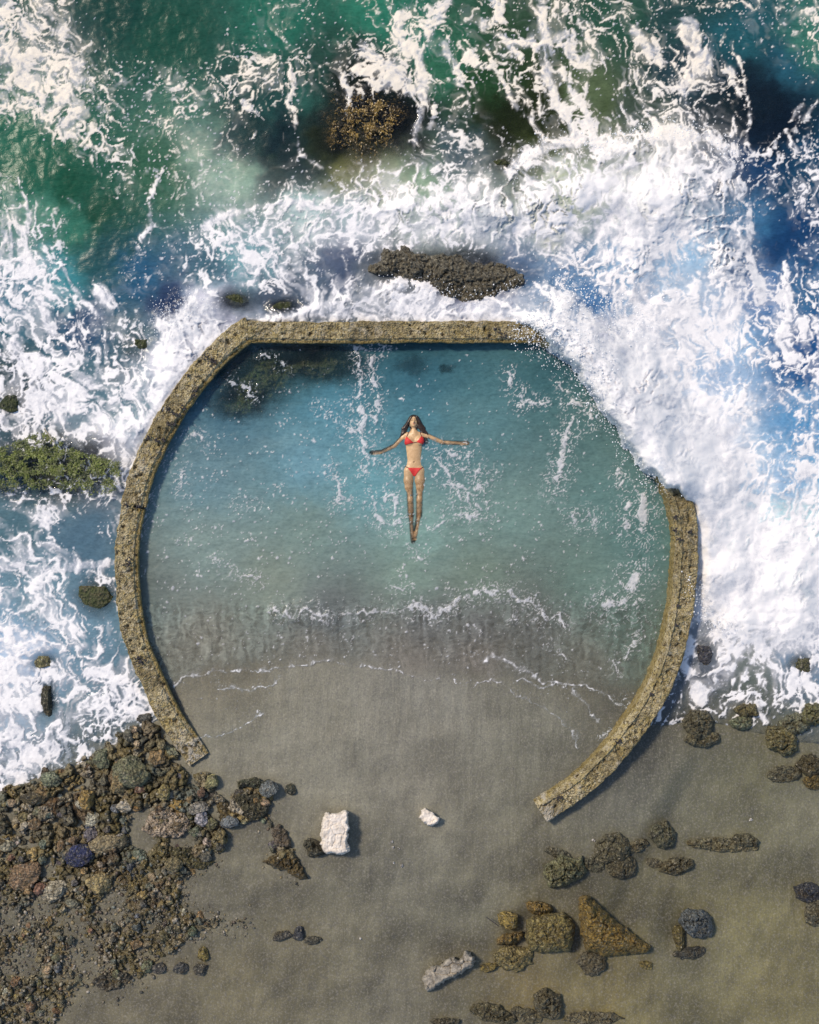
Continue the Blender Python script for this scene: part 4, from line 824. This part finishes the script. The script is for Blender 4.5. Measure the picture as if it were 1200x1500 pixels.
for x, y, q in [(574, 1233, 3), (576, 1241, 2.4), (584, 1243, 2.6), (577, 1264, 2.2), (589, 1268, 3.4), (1100, 1201, 3), (870, 1231, 3.2), (962, 1236, 3), (528, 1375, 2.4), (742, 1494, 3)]:
    stone('shell', x, y, q, q*.7, (226, 218, 208), 'tiny white shell bit on the open wet sand', 'shell', 'white shell bits on the sand', rot=x, h=.015, sink=.2)
# ---- named stones of the shelf
def shz(x, y):
    return float(shelf_fields(np.array([[x]]), np.array([[y]]))[0][0, 0])
for x, y, rx, ry, rgb, lab, h, rot in [(113, 1254, 21, 15, (44, 50, 86), 'blue black rounded stone on the rubble shelf', .14, .2), (33, 1284, 26, 18, (146, 118, 88), 'reddish brown slab near the left edge of the shelf', .10, .5), (150, 1237, 24, 12, (156, 140, 106), 'tan flat stone beside the blue black one', .09, .2), (125, 1171, 11, 14, (170, 140, 80), 'bright ochre egg shaped stone in the shelf', .12, .1), (76, 1177, 15, 19, (98, 74, 48), 'dark red brown stone left of the bright ochre one', .12, -.2), (188, 1136, 27, 26, (122, 122, 92), 'largest grey green boulder high on the shelf', .20, .4), (174, 1146, 12, 18, (158, 136, 92), 'tan boulder leaning on the left of the grey green boulder', .16, 0), (183, 1181, 13, 10, (198, 186, 162), 'cream white stone in the middle of the shelf', .10, .3), (260, 1178, 13, 12, (166, 138, 80), 'orange ochre stone below the left wall end', .12, 0), (294, 1200, 10, 12, (176, 170, 172), 'pale lilac stone at the right of the pale lump', .09, 0),
    (144, 1294, 19, 15, (168, 148, 100), 'tan knobbly stone below the blue black one', .12, -.4), (78, 1306, 21, 15, (176, 166, 142), 'pale cracked stone left of the tan knobbly one', .10, .2), (200, 1256, 15, 11, (126, 136, 116), 'pale green stone right of the blue black one', .08, 0), (73, 1142, 16, 12, (126, 132, 106), 'grey green stone at the top edge beside the surf', .13, .1), (175, 1227, 6, 6, (206, 198, 184), 'tiny white stone beside the tan flat one', .06, 0), (50, 1168, 20, 10, (88, 76, 48), 'dark brown stone at the upper left edge of the shelf', .10, .2), (132, 1212, 9, 9, (62, 76, 100), 'small blue grey stone above the tan flat one', .07, 0), (135, 1120, 12, 8, (90, 88, 64), 'dark olive stone at the surf line left of the big boulder', .09, 0), (230, 1108, 16, 12, (150, 124, 84), 'tan pink stone just outside the end of the left wall', .11, .5), (240, 1160, 10, 12, (160, 144, 92), 'pale yellow stone left of the orange ochre one', .10, 0), (10, 1240, 12, 8, (168, 160, 132), 'cream stone cut by the left edge', .08, 0)]:
    stone('shelf_stone', x, y, rx*1.1, ry*1.1, rgb, lab, 'stone', h=h, rot=rot, sink=.3, base=shz(x, y)-.03, mat=M_ROCK)
for poly, h, rgb, lab, s in [(ell(246, 1207, 34, 25, 16, 7, .12), .12, (186, 168, 146), 'pale pinkish conglomerate lump on the shelf', 441), ([(228, 1250), (262, 1240), (300, 1252), (318, 1262), (300, 1275), (262, 1272), (236, 1266)], .08, (92, 86, 52), 'layered dark ledge below the pale lump', 442),
                             ([(340, 1170), (356, 1160), (380, 1162), (398, 1168), (396, 1188), (380, 1204), (366, 1202), (350, 1192)], .14, (78, 74, 52), 'dark mussel covered rock at the right side of the shelf', 443), ([(346, 1144), (370, 1138), (402, 1142), (398, 1156), (370, 1156), (350, 1156)], .10, (66, 70, 52), 'dark weedy rock above the mussel covered one', 444),
                             ([(386, 1262), (400, 1252), (424, 1248), (440, 1262), (452, 1288), (438, 1290), (420, 1276), (400, 1274)], .12, (92, 76, 40), 'brown jagged rock at the right tip of the shelf', 445), ([(396, 1216), (412, 1208), (424, 1226), (428, 1244), (412, 1246), (402, 1236)], .11, (110, 98, 84), 'grey jagged rock above the right tip of the shelf', 446), ([(312, 1176), (330, 1170), (346, 1196), (344, 1214), (326, 1204)], .10, (104, 90, 56), 'brown craggy rock between the orange stone and the mussels', 447),
                             ([(132, 1438), (150, 1424), (175, 1424), (192, 1430), (178, 1448), (150, 1454)], .07, (84, 78, 66), 'dark rubbly outcrop on sand below the shelf', 448)]:
    o = mound('outcrop', poly, h, s, step=1.1, rough=.08, prof=10, rgb=rgb, plates=.06); tag(o, lab, 'rock')
# ---- the many cobbles of the shelf, one object each
KINDS = [('olive brown', (122, 110, 74)), ('dark grey', (84, 82, 74)), ('tan', (162, 146, 112)), ('rusty brown', (128, 100, 70)), ('pale grey', (176, 168, 152)), ('ochre', (156, 132, 80)), ('blue grey', (92, 98, 104)), ('grey green', (116, 120, 98))]
ZONES = [('along the surf line of the shelf', lambda x, y: y < 1165 and x < 250), ('between the left wall end and the mussel covered rock', lambda x, y: x >= 220 and y < 1240), ('in the wide middle of the shelf', lambda x, y: y < 1275), ('in the lower rubble of the shelf', lambda x, y: True)]
def cobbles():
    r = np.random.default_rng(77); placed = []; n = 0; tries = 0
    while n < 250 and tries < 9000:
        tries += 1
        x, y = r.uniform(-6, 440), r.uniform(1050, 1500)
        if sdpoly(np.array([x]), np.array([y]), SHELF)[0] < 5: continue
        t = np.clip((y-1120)/330., 0, 1); s = r.uniform(4.2, 16.)*(1-.55*t)*(1.3 if r.random() < .12 else 1)
        if any((x-a)**2+(y-b)**2 < (.8*(s+c))**2 for a, b, c in placed): continue
        if any((x-a)**2+(y-b)**2 < (.8*c)**2 for a, b, c in POCKETS): continue
        placed.append((x, y, s)); n += 1
        i = int(r.integers(len(KINDS))); cn, rgb = KINDS[i]
        zone = next(q for q, fn in ZONES if fn(x, y))
        rgb = np.clip(np.array(rgb)*r.uniform(.8, 1.3)*.85+.18*np.array([112, 104, 82])+r.normal(0, 4, 3), 10, 240)
        stone('cobble', x, y, s*r.uniform(.9, 1.3), s*r.uniform(.75, 1.05), rgb, f'{cn} cobble {zone}', 'cobble', f'{cn} cobbles {zone}', rot=r.uniform(0, 6.28), h=s/100*r.uniform(.6, .95), sink=.42, base=shz(x, y)-.008)
cobbles()
def pebbles():
    r = np.random.default_rng(99); it = []; cols = []
    v, f = rock_data(901, 1, 7, .3)
    co = []; fs = []; k = 0; pal = srgb(PALETTE*.55+.45*np.array([86, 84, 78]))
    N = 13000
    x = r.uniform(-40, 480, N); y = r.uniform(1060, 1540, N)
    sd = sdpoly(x+14*fbm(x/20, y/20, 2, 181), y+14*fbm(x/20, y/20, 2, 182), SHELF)
    keep = (sd > -16) & (r.random(N) < np.clip(.35+sd/30, .06, 1)*(.10+.90*sstep(1210, 1350, y)))
    x, y = x[keep], y[keep]
    z = np.maximum(shelf_fields(x, y)[0], terrain(x, y))
    for i in range(len(x)):
        s = (.008+.022*r.random()**3); X, Y = W(x[i], y[i], z[i]); a = r.uniform(0, 6.28); c, q = math.cos(a), math.sin(a)
        w = v*np.array([s*1.25, s*.9, s*.75])
        co.append(np.stack([w[:, 0]*c-w[:, 1]*q+X, w[:, 0]*q+w[:, 1]*c+Y, w[:, 2]+z[i]+s*.3], 1)); fs.append(f+k); k += len(v)
        cc = pal[r.integers(len(pal))]*r.uniform(.3, 1.5)
        cols.append(np.repeat(cc[None], len(v), 0))
    o = obj('pebbles', new_mesh('pebbles', np.vstack(co), np.vstack(fs), dict(tint=np.vstack(cols)), smooth=False), M_PEB); tag(o, 'loose dark pebbles and shell grit strewn over the rock shelf', 'pebbles', kind='stuff')
_M = Mat('pebble'); M_PEB = _M.set(color=_M.attr('tint'), rough=.35, normal=_M.bump(_M.noise(_M.pos(), 120, 3, .7), .4, .01))
pebbles()

# ---- broken concrete on the beach
def slab(name, poly, h, seed, mat, bevel=3.5, chip=.0, tilt=(0, 0)):
    return mound(name, poly, h, seed, step=.9, rough=.022, prof=bevel, mat=mat, tilt=tilt, plates=chip)
o = slab('concrete_block', [(476, 1191), (486, 1188), (506, 1187), (511, 1191), (512, 1210), (511, 1246), (502, 1252), (478, 1251), (471, 1244), (469, 1222), (473, 1200)], .30, 451, M_WHITE, 4, .022); tag(o, 'large white painted concrete block lying on the sand', 'concrete block')
o = slab('concrete_chunk', [(616, 1188), (622, 1184), (640, 1194), (644, 1199), (636, 1209), (627, 1210), (615, 1199)], .16, 452, M_WHITE, 3, .05); tag(o, 'small broken white concrete chunk on the open sand', 'concrete chunk')
M_GREYC = plain('bare_concrete', (.34, .30, .24), .8, 14, .9, (.10, .085, .065))
o = slab('concrete_beam', [(621, 1428), (626, 1420), (646, 1413), (656, 1404), (676, 1400), (684, 1392), (692, 1396), (697, 1410), (690, 1418), (662, 1434), (640, 1446), (626, 1454), (620, 1446)], .22, 453, M_GREYC, 5, .07); tag(o, 'broken length of grey concrete wall lying slantwise on the sand', 'concrete beam')
# ---- sticks
def stick(pts, r, z, label):
    co = []; fs = []; n = 6
    for i, (x, y, q) in enumerate(pts):
        X, Y = W(x, y, z+q)
        for k in range(n):
            a = 2*math.pi*k/n; co.append((X+r*math.cos(a)*.7, Y+r*math.cos(a)*.7, z+q+r*math.sin(a)))
    for i in range(len(pts)-1):
        for k in range(n): fs.append((i*n+k, i*n+(k+1) % n, (i+1)*n+(k+1) % n, (i+1)*n+k))
    return tag(obj('stick', new_mesh('stick', np.array(co), np.array(fs)), M_WOOD if 'pale' in label else M_MUSSEL), label, 'stick')
stick([(65, 628, 0), (72, 637, .02), (80, 648, .01)], .012, .27, 'pale thin driftwood stick lying on the mossy rock')
stick([(713, 1344, 0), (722, 1350, .015), (731, 1357, .0)], .006, .40, 'thin dark twig on the sand left of the boulders')

# ---- spray thrown up by the surf
def spray():
    r = np.random.default_rng(5); it = []
    def add(n, pts, sp, z0, z1, s0, s1):
        P = np.array(pts, float)
        for _ in range(n):
            i = r.integers(len(P)-1); t = r.random(); q = P[i]*(1-t)+P[i+1]*t+r.normal(0, sp, 2); z = r.uniform(z0, z1); X, Y = W(q[0], q[1], z)
            s = s0+(s1-s0)*r.random()**2.5; it.append((X, Y, z, s, s*r.uniform(.7, 1.3), s, 0))
    add(1500, [(755, 478), (800, 482), (840, 500), (875, 535), (872, 585)], 15, .5, .85, .004, .014)
    add(500, [(780, 500), (820, 515), (850, 540)], 14, .02, .3, .004, .012)
    add(700, [(880, 590), (930, 660), (975, 710)], 12, .3, .7, .004, .012)
    add(900, [(820, 420), (850, 440), (900, 455), (950, 470)], 20, .3, .7, .004, .014)
    add(260, [(560, 415), (640, 420), (700, 442), (760, 420)], 9, .3, .5, .004, .011)
    add(700, [(745, 255), (800, 212), (900, 208), (960, 188), (1040, 198), (1085, 240)], 10, .3, .8, .004, .013)
    add(500, [(230, 480), (260, 450), (300, 440)], 14, .25, .5, .004, .011)
    add(400, [(1010, 850), (1030, 900), (1080, 930)], 10, .1, .5, .004, .012)
    o = obj('spray', ellipsoids('spray', it, 1), M_FOAMDROP); tag(o, 'white spray droplets thrown up where the surf hits the wall', 'spray', kind='stuff')
spray()

# ================================================================ the bather
VOX = .0045
class Field:
    """a signed distance grid in metres"""
    def __init__(s, lo, hi):
        s.lo = np.array(lo, float); n = np.ceil((np.array(hi)-s.lo)/VOX).astype(int); s.n = n
        s.a = np.full(n, .2, F4)
    def part(s, lo, hi, pad):
        i0 = np.clip(((np.array(lo)-pad-s.lo)/VOX).astype(int), 0, s.n-1); i1 = np.clip(((np.array(hi)+pad-s.lo)/VOX).astype(int)+1, 1, s.n)
        g = np.meshgrid(*[s.lo[k]+VOX*np.arange(i0[k], i1[k]) for k in range(3)], indexing='ij')
        return tuple(slice(a, b) for a, b in zip(i0, i1)), g
    def put(s, sl, d, k):
        a = s.a[sl]
        h = np.clip(.5+.5*(a-d)/k, 0, 1); s.a[sl] = (a*(1-h)+d*h-k*h*(1-h)).astype(F4)
    def cone(s, a, b, ra, rb, k=.02):
        a, b = np.array(a, float), np.array(b, float); R = max(ra, rb)
        sl, (x, y, z) = s.part(np.minimum(a, b)-R, np.maximum(a, b)+R, .06)
        v = b-a; t = np.clip(((x-a[0])*v[0]+(y-a[1])*v[1]+(z-a[2])*v[2])/max(v@v, 1e-9), 0, 1)
        d = np.sqrt((x-a[0]-t*v[0])**2+(y-a[1]-t*v[1])**2+(z-a[2]-t*v[2])**2)-(ra+(rb-ra)*t)
        s.put(sl, d, k)
    def chain(s, pts, k=.015):
        for p, q in zip(pts[:-1], pts[1:]): s.cone(p[:3], q[:3], p[3], q[3], k)
    def ball(s, c, r, k=.02, carve=False, rot=0.):
        c, r = np.array(c, float), np.array(r, float); R = r.max()
        sl, (x, y, z) = s.part(c-R, c+R, .06)
        X, Y = x-c[0], y-c[1]; cs, sn = math.cos(rot), math.sin(rot); u, v, w = X*cs+Y*sn, -X*sn+Y*cs, z-c[2]
        k0 = np.sqrt((u/r[0])**2+(v/r[1])**2+(w/r[2])**2); k1 = np.sqrt((u/r[0]**2)**2+(v/r[1]**2)**2+(w/r[2]**2)**2)+1e-9
        d = k0*(k0-1)/k1
        if carve:
            a = s.a[sl]; h = np.clip(.5-.5*(a+d)/k, 0, 1); s.a[sl] = (a*(1-h)+(-d)*h+k*h*(1-h)).astype(F4)
        else: s.put(sl, d, k)
    def mesh(s, name, arr=None, smooth=2):
        g = openvdb.FloatGrid(.2); g.copyFromArray(np.ascontiguousarray(s.a if arr is None else arr, F4))
        pts, quads = g.convertToQuads(0.0)
        pts = pts*VOX+s.lo
        for _ in range(smooth):                     # light relaxation
            acc = np.zeros_like(pts); cnt = np.zeros(len(pts))
            for i in range(4):
                for j in (1, 3):
                    np.add.at(acc, quads[:, i], pts[quads[:, (i+j) % 4]]); np.add.at(cnt, quads[:, i], 1)
            pts = .5*pts+.5*acc/np.maximum(cnt, 1)[:, None]
        return new_mesh(name, pts, quads[:, ::-1])
def bather():
    f = Field((-.64, -.50, -.22), (.94, 1.50, .17))
    x0 = .066
    # torso
    f.ball((x0, 1.03, -.02), (.140, .155, .088), .03); f.ball((x0, .90, -.015), (.122, .14, .078), .04); f.ball((x0, .76, -.02), (.118, .14, .070), .05); f.ball((x0, .635, -.035), (.160, .125, .082), .05)
    f.ball((x0-.052, 1.13, -.01), (.10, .055, .055), .03); f.ball((x0+.05, 1.13, -.01), (.10, .055, .055), .03)
    f.ball((-.008, 1.035, .048), (.060, .062, .046), .025); f.ball((.148, 1.042, .048), (.060, .062, .046), .025)
    f.ball((x0+.002, .73, .052), (.008, .012, .012), .012, carve=True)     # navel
    # neck and head, tipped back
    f.cone((x0, 1.15, .005), (.061, 1.25, -.008), .052, .045, .03)
    f.ball((.060, 1.335, -.005), (.068, .088, .085), .02); f.ball((.060, 1.285, .030), (.048, .05, .048), .03)
    f.cone((.060, 1.345, .078), (.060, 1.315, .098), .008, .013, .012)      # nose
    f.cone((.035, 1.356, .070), (.085, 1.356, .070), .010, .010, .012)      # brow
    f.ball((.036, 1.342, .082), (.016, .010, .010), .010, carve=True); f.ball((.084, 1.342, .082), (.016, .010, .010), .010, carve=True)
    f.ball((.036, 1.341, .072), (.013, .009, .010), .004); f.ball((.084, 1.341, .072), (.013, .009, .010), .004)      # closed eyes
    f.ball((.060, 1.289, .080), (.020, .010, .008), .008); f.ball((.060, 1.262, .066), (.020, .016, .018), .015)       # mouth, chin
    f.ball((-.008, 1.33, -.01), (.010, .026, .018), .008); f.ball((.128, 1.33, -.01), (.010, .026, .018), .008)      # ears
    # legs
    f.chain([(-.018, .60, -.035, .088), (-.016, .46, -.03, .080), (-.012, .36, -.03, .070), (.012, .18, -.03, .050), (.014, .09, -.04, .050), (.015, .02, -.045, .047), (.020, -.12, -.045, .034), (.024, -.225, -.045, .027)], .03)
    f.chain([(.150, .60, -.035, .090), (.155, .46, -.03, .082), (.155, .36, -.03, .071), (.145, .18, -.03, .052), (.142, .09, -.04, .051), (.140, .02, -.045, .048), (.132, -.12, -.045, .035), (.127, -.225, -.045, .027)], .03)
    f.ball((.012, .18, -.005), (.036, .05, .034), .03); f.ball((.146, .18, -.005), (.037, .05, .034), .03)
    for ax, ay, tx, ty in ((.024, -.225, .040, -.40), (.127, -.225, .082, -.385)):
        a = np.array([ax, ay, -.045]); b = np.array([tx, ty, -.05]); v = (b-a)/np.linalg.norm(b-a); n = np.array([-v[1], v[0], 0])
        f.ball(a+np.array([0, .01, -.03]), (.028, .034, .032), .02)
        f.chain([(*a, .030), (*(a+v*.09), .032), (*(b-v*.03), .030)], .02)
        for i, (o, l, r) in enumerate(((-.026, .030, .0105), (-.012, .036, .0085), (0, .034, .008), (.012, .030, .0075), (.022, .023, .007))):
            o = o if tx < .06 else -o
            f.chain([(*(b-v*.03+n*o), r+.002), (*(b-v*.03+n*o*1.1+v*(l+.02)), r)], .008)
    # arms and hands
    f.chain([(x0-.120, 1.125, -.01, .050), (-.10, 1.09, -.02, .043), (-.217, .972, -.035, .036), (-.30, .932, -.04, .035), (-.409, .880, -.05, .023)], .025)
    f.chain([(x0+.125, 1.135, -.01, .050), (.25, 1.12, -.015, .043), (.48, 1.028, -.025, .037), (.57, 1.018, -.025, .036), (.726, 1.012, -.03, .023)], .025)
    for w, dirv, side in (((-.409, .880, -.05), (-.985, -.17, -.05), 1), ((.726, 1.012, -.03), (1., .0, .03), -1)):
        w = np.array(w); d = np.array(dirv)/np.linalg.norm(dirv); n = np.array([-d[1], d[0], 0])
        for o in (-.022, -.008, .007, .021): f.cone(w+d*.01+n*o*.5, w+d*.080+n*o*1.15, .014, .0115, .012)
        for i, (o, l) in enumerate(((-.027, .058), (-.010, .072), (.008, .078), (.025, .070))):
            o = o*side; b = w+d*.080+n*o; t1 = b+(d+n*o*4)*l*.5+np.array([0, 0, .006]); t2 = b+(d+n*o*4)*l+np.array([0, 0, -.004])
            f.chain([(*b, .0092), (*t1, .0085), (*t2, .0068)], .004)
        b = w+d*.028+n*side*.024; f.chain([(*b, .0125), (*(b+d*.03+n*side*.026+np.array([0, 0, .006])), .0105), (*(b+d*.062+n*side*.034+np.array([0, 0, .010])), .0085)], .006)
    e = empty('person', (x0, .6, 0)); tag(e, 'woman in a red bikini floating on her back in the pool with arms spread', 'person')
    me = f.mesh('body'); n = len(me.vertices); co = np.empty(n*3, F4); me.vertices.foreach_get('co', co); co = co.reshape(-1, 3)
    def spot(c, r): return np.exp(-(((co-np.array(c))/np.array(r))**2).sum(1))
    col = np.repeat(np.array([[.60, .385, .195]]), n, 0)
    tan = sstep(.75, .45, co[:, 1])[:, None]; col = col*(1-.32*tan)
    for c, r, q, k in [((.060, 1.290, .085), (.017, .008, .03), (.32, .08, .06), 1.), ((.035, 1.341, .085), (.012, .005, .03), (.03, .02, .015), 1.), ((.085, 1.341, .085), (.012, .005, .03), (.03, .02, .015), 1.), ((.034, 1.360, .085), (.017, .0045, .03), (.05, .03, .02), 1.), ((.086, 1.360, .085), (.017, .0045, .03), (.05, .03, .02), 1.), ((x0+.002, .73, .045), (.009, .012, .03), (.2, .1, .05), .9)]:
        w = np.clip(1.4*spot(c, r)*k, 0, 1)[:, None]; col = col*(1-w)+np.array(q)*w
    a = me.attributes.new('tint', 'FLOAT_COLOR', 'POINT'); a.data.foreach_set('color', np.concatenate([col, np.ones((n, 1))], 1).astype(F4).ravel())
    M = Mat('skin'); P = M.pos(); c = M.mix(M.ramp(M.noise(P, 22, 4, .6), [(.35, .35), (.65, 0.)]), M.attr('tint'), (.30, .16, .06))
    c = M.mix(M.ramp(M.noise(P, 60, 3, .7), [(.60, 0.), (.70, .5)]), c, (.82, .68, .46))
    lg = M.n('SeparateXYZ'); M.l(P, lg.inputs[0]); lf = M.ramp(lg.outputs[1], [(.40, 1.), (.55, 0.)])
    c = M.mix(M.math('MULTIPLY', lf, M.ramp(M.noise(P, 26, 4, .65, .5), [(.42, .8), (.54, 0.)])), c, (.24, .125, .045))  # caustic mottling of the water painted into the skin of the legs
    obj('body', me, M.set(color=c, rough=.38, normal=M.bump(M.noise(P, 40, 3, .6), .25, .01)), e)
    # clothing: the body's own surface, a little proud of it
    g = np.meshgrid(*[f.lo[k]+VOX*np.arange(f.n[k]) for k in range(3)], indexing='ij'); gx, gy, gz = g[0][:, :, 0], g[1][:, :, 0], g[2]
    def q(X, Y): return ((530+X/6.522-600)/100, (750-590-Y/6.522)/100)
    def cloth(name, polys, lines, thick, zmin, mat, parent):
        d2 = np.full(gx.shape, 9.)
        for p in polys: d2 = np.minimum(d2, -sdpoly(gx, gy, [q(*v) for v in p]))
        for pts, r in lines: d2 = np.minimum(d2, seg_d(gx, gy, [q(*v) for v in pts])[0]-r)
        arr = np.maximum(np.maximum(f.a-thick, d2[:, :, None]), zmin-gz)
        return obj(name, f.mesh(name, arr, 1), mat, parent)
    red = plain('red_fabric', (.62, .028, .022), .6, 40, .3)
    dk = plain('dark_string', (.10, .012, .012), .6, 40, .3)
    top = empty('bikini_top', (x0, 1.04, .05)); top.parent = e; top.matrix_parent_inverse = Matrix.Translation(e.location).inverted()
    cloth('cup', [[(404, 408), (498, 384), (452, 345), (428, 322), (414, 350)]], [], .008, -.02, red, top)
    cloth('cup', [[(522, 378), (592, 400), (602, 372), (592, 335), (572, 318), (548, 348)]], [], .008, -.02, red, top)
    for pts in ([(430, 325), (455, 268)], [(572, 322), (552, 270)], [(492, 385), (526, 379)]): cloth('string', [], [(pts, .0052)], .006, -.03, dk, top)
    bt = empty('bikini_bottom', (x0, .6, .03)); bt.parent = e; bt.matrix_parent_inverse = Matrix.Translation(e.location).inverted()
    cloth('front_panel', [[(440, 622), (578, 622), (540, 660), (510, 702), (494, 702), (468, 660)]], [], .008, -.02, red, bt)
    for pts in ([(448, 624), (392, 598)], [(572, 624), (614, 597)]): cloth('string', [], [(pts, .0055)], .006, -.06, dk, bt)
    # hair
    h = Field((-.20, .86, -.16), (.36, 1.48, .12))
    h.ball((.060, 1.345, -.028), (.085, .092, .080), .02); h.ball((.060, 1.352, .012), (.080, .070, .062), .02)
    h.ball((.060, 1.315, .085), (.052, .085, .062), .012, carve=True)
    r = np.random.default_rng(3)
    for i in range(46):
        s = -1 if i % 2 else 1; o = r.normal(0, 1, 4)
        if s < 0: pts = [(.02, 1.38), (-.022, 1.31), (-.070+.016*o[0], 1.225), (-.092+.018*o[1], 1.15+.02*o[2]), (-.112+.026*o[1], 1.09+.03*o[3])]
        else: pts = [(.10, 1.38), (.138, 1.31), (.185+.016*o[0], 1.225), (.212+.02*o[1], 1.14+.02*o[2]), (.245+.03*o[1], 1.02+.04*o[3])]
        u = r.uniform(-.02, .02)
        zs = [.035+u, .030+u, .024+.5*u, .018+.006*o[0], .012]
        if r.random() < .35: pts, zs = pts[:4], zs[:4]
        h.chain([(p[0]+u*.5, p[1]+u*.4, zz, rr) for p, zz, rr in zip(pts, zs, (.020, .019, .015, .010, .004))], .008)
    for pts in ([(.125, 1.30, .01, .020), (.108, 1.245, .028, .018), (.085, 1.205, .032, .008)], [(.000, 1.30, .01, .020), (.015, 1.25, .025, .015), (.035, 1.215, .03, .007)]): h.chain(pts, .01)  # locks added over the neck to deepen the shade under the chin
    for i in range(16):                              # behind the neck
        xx = r.uniform(-.02, .14); h.chain([(xx*.8+.012, 1.34, -.05, .02), (xx, 1.25, -.055, .018), (xx+.02*r.normal(), 1.17, -.06, .010)], .01)
    hm = Mat('dark_hair'); P = hm.pos(); c = hm.mix(hm.noise(hm.scaled(P, (120, 18, 60)), 1., 3), (.009, .006, .004), (.05, .026, .013))
    obj('hair', h.mesh('hair', None, 1), hm.set(color=c, rough=.35), e)
    e.location.z = -.022                             # she floats, limbs awash
bather()
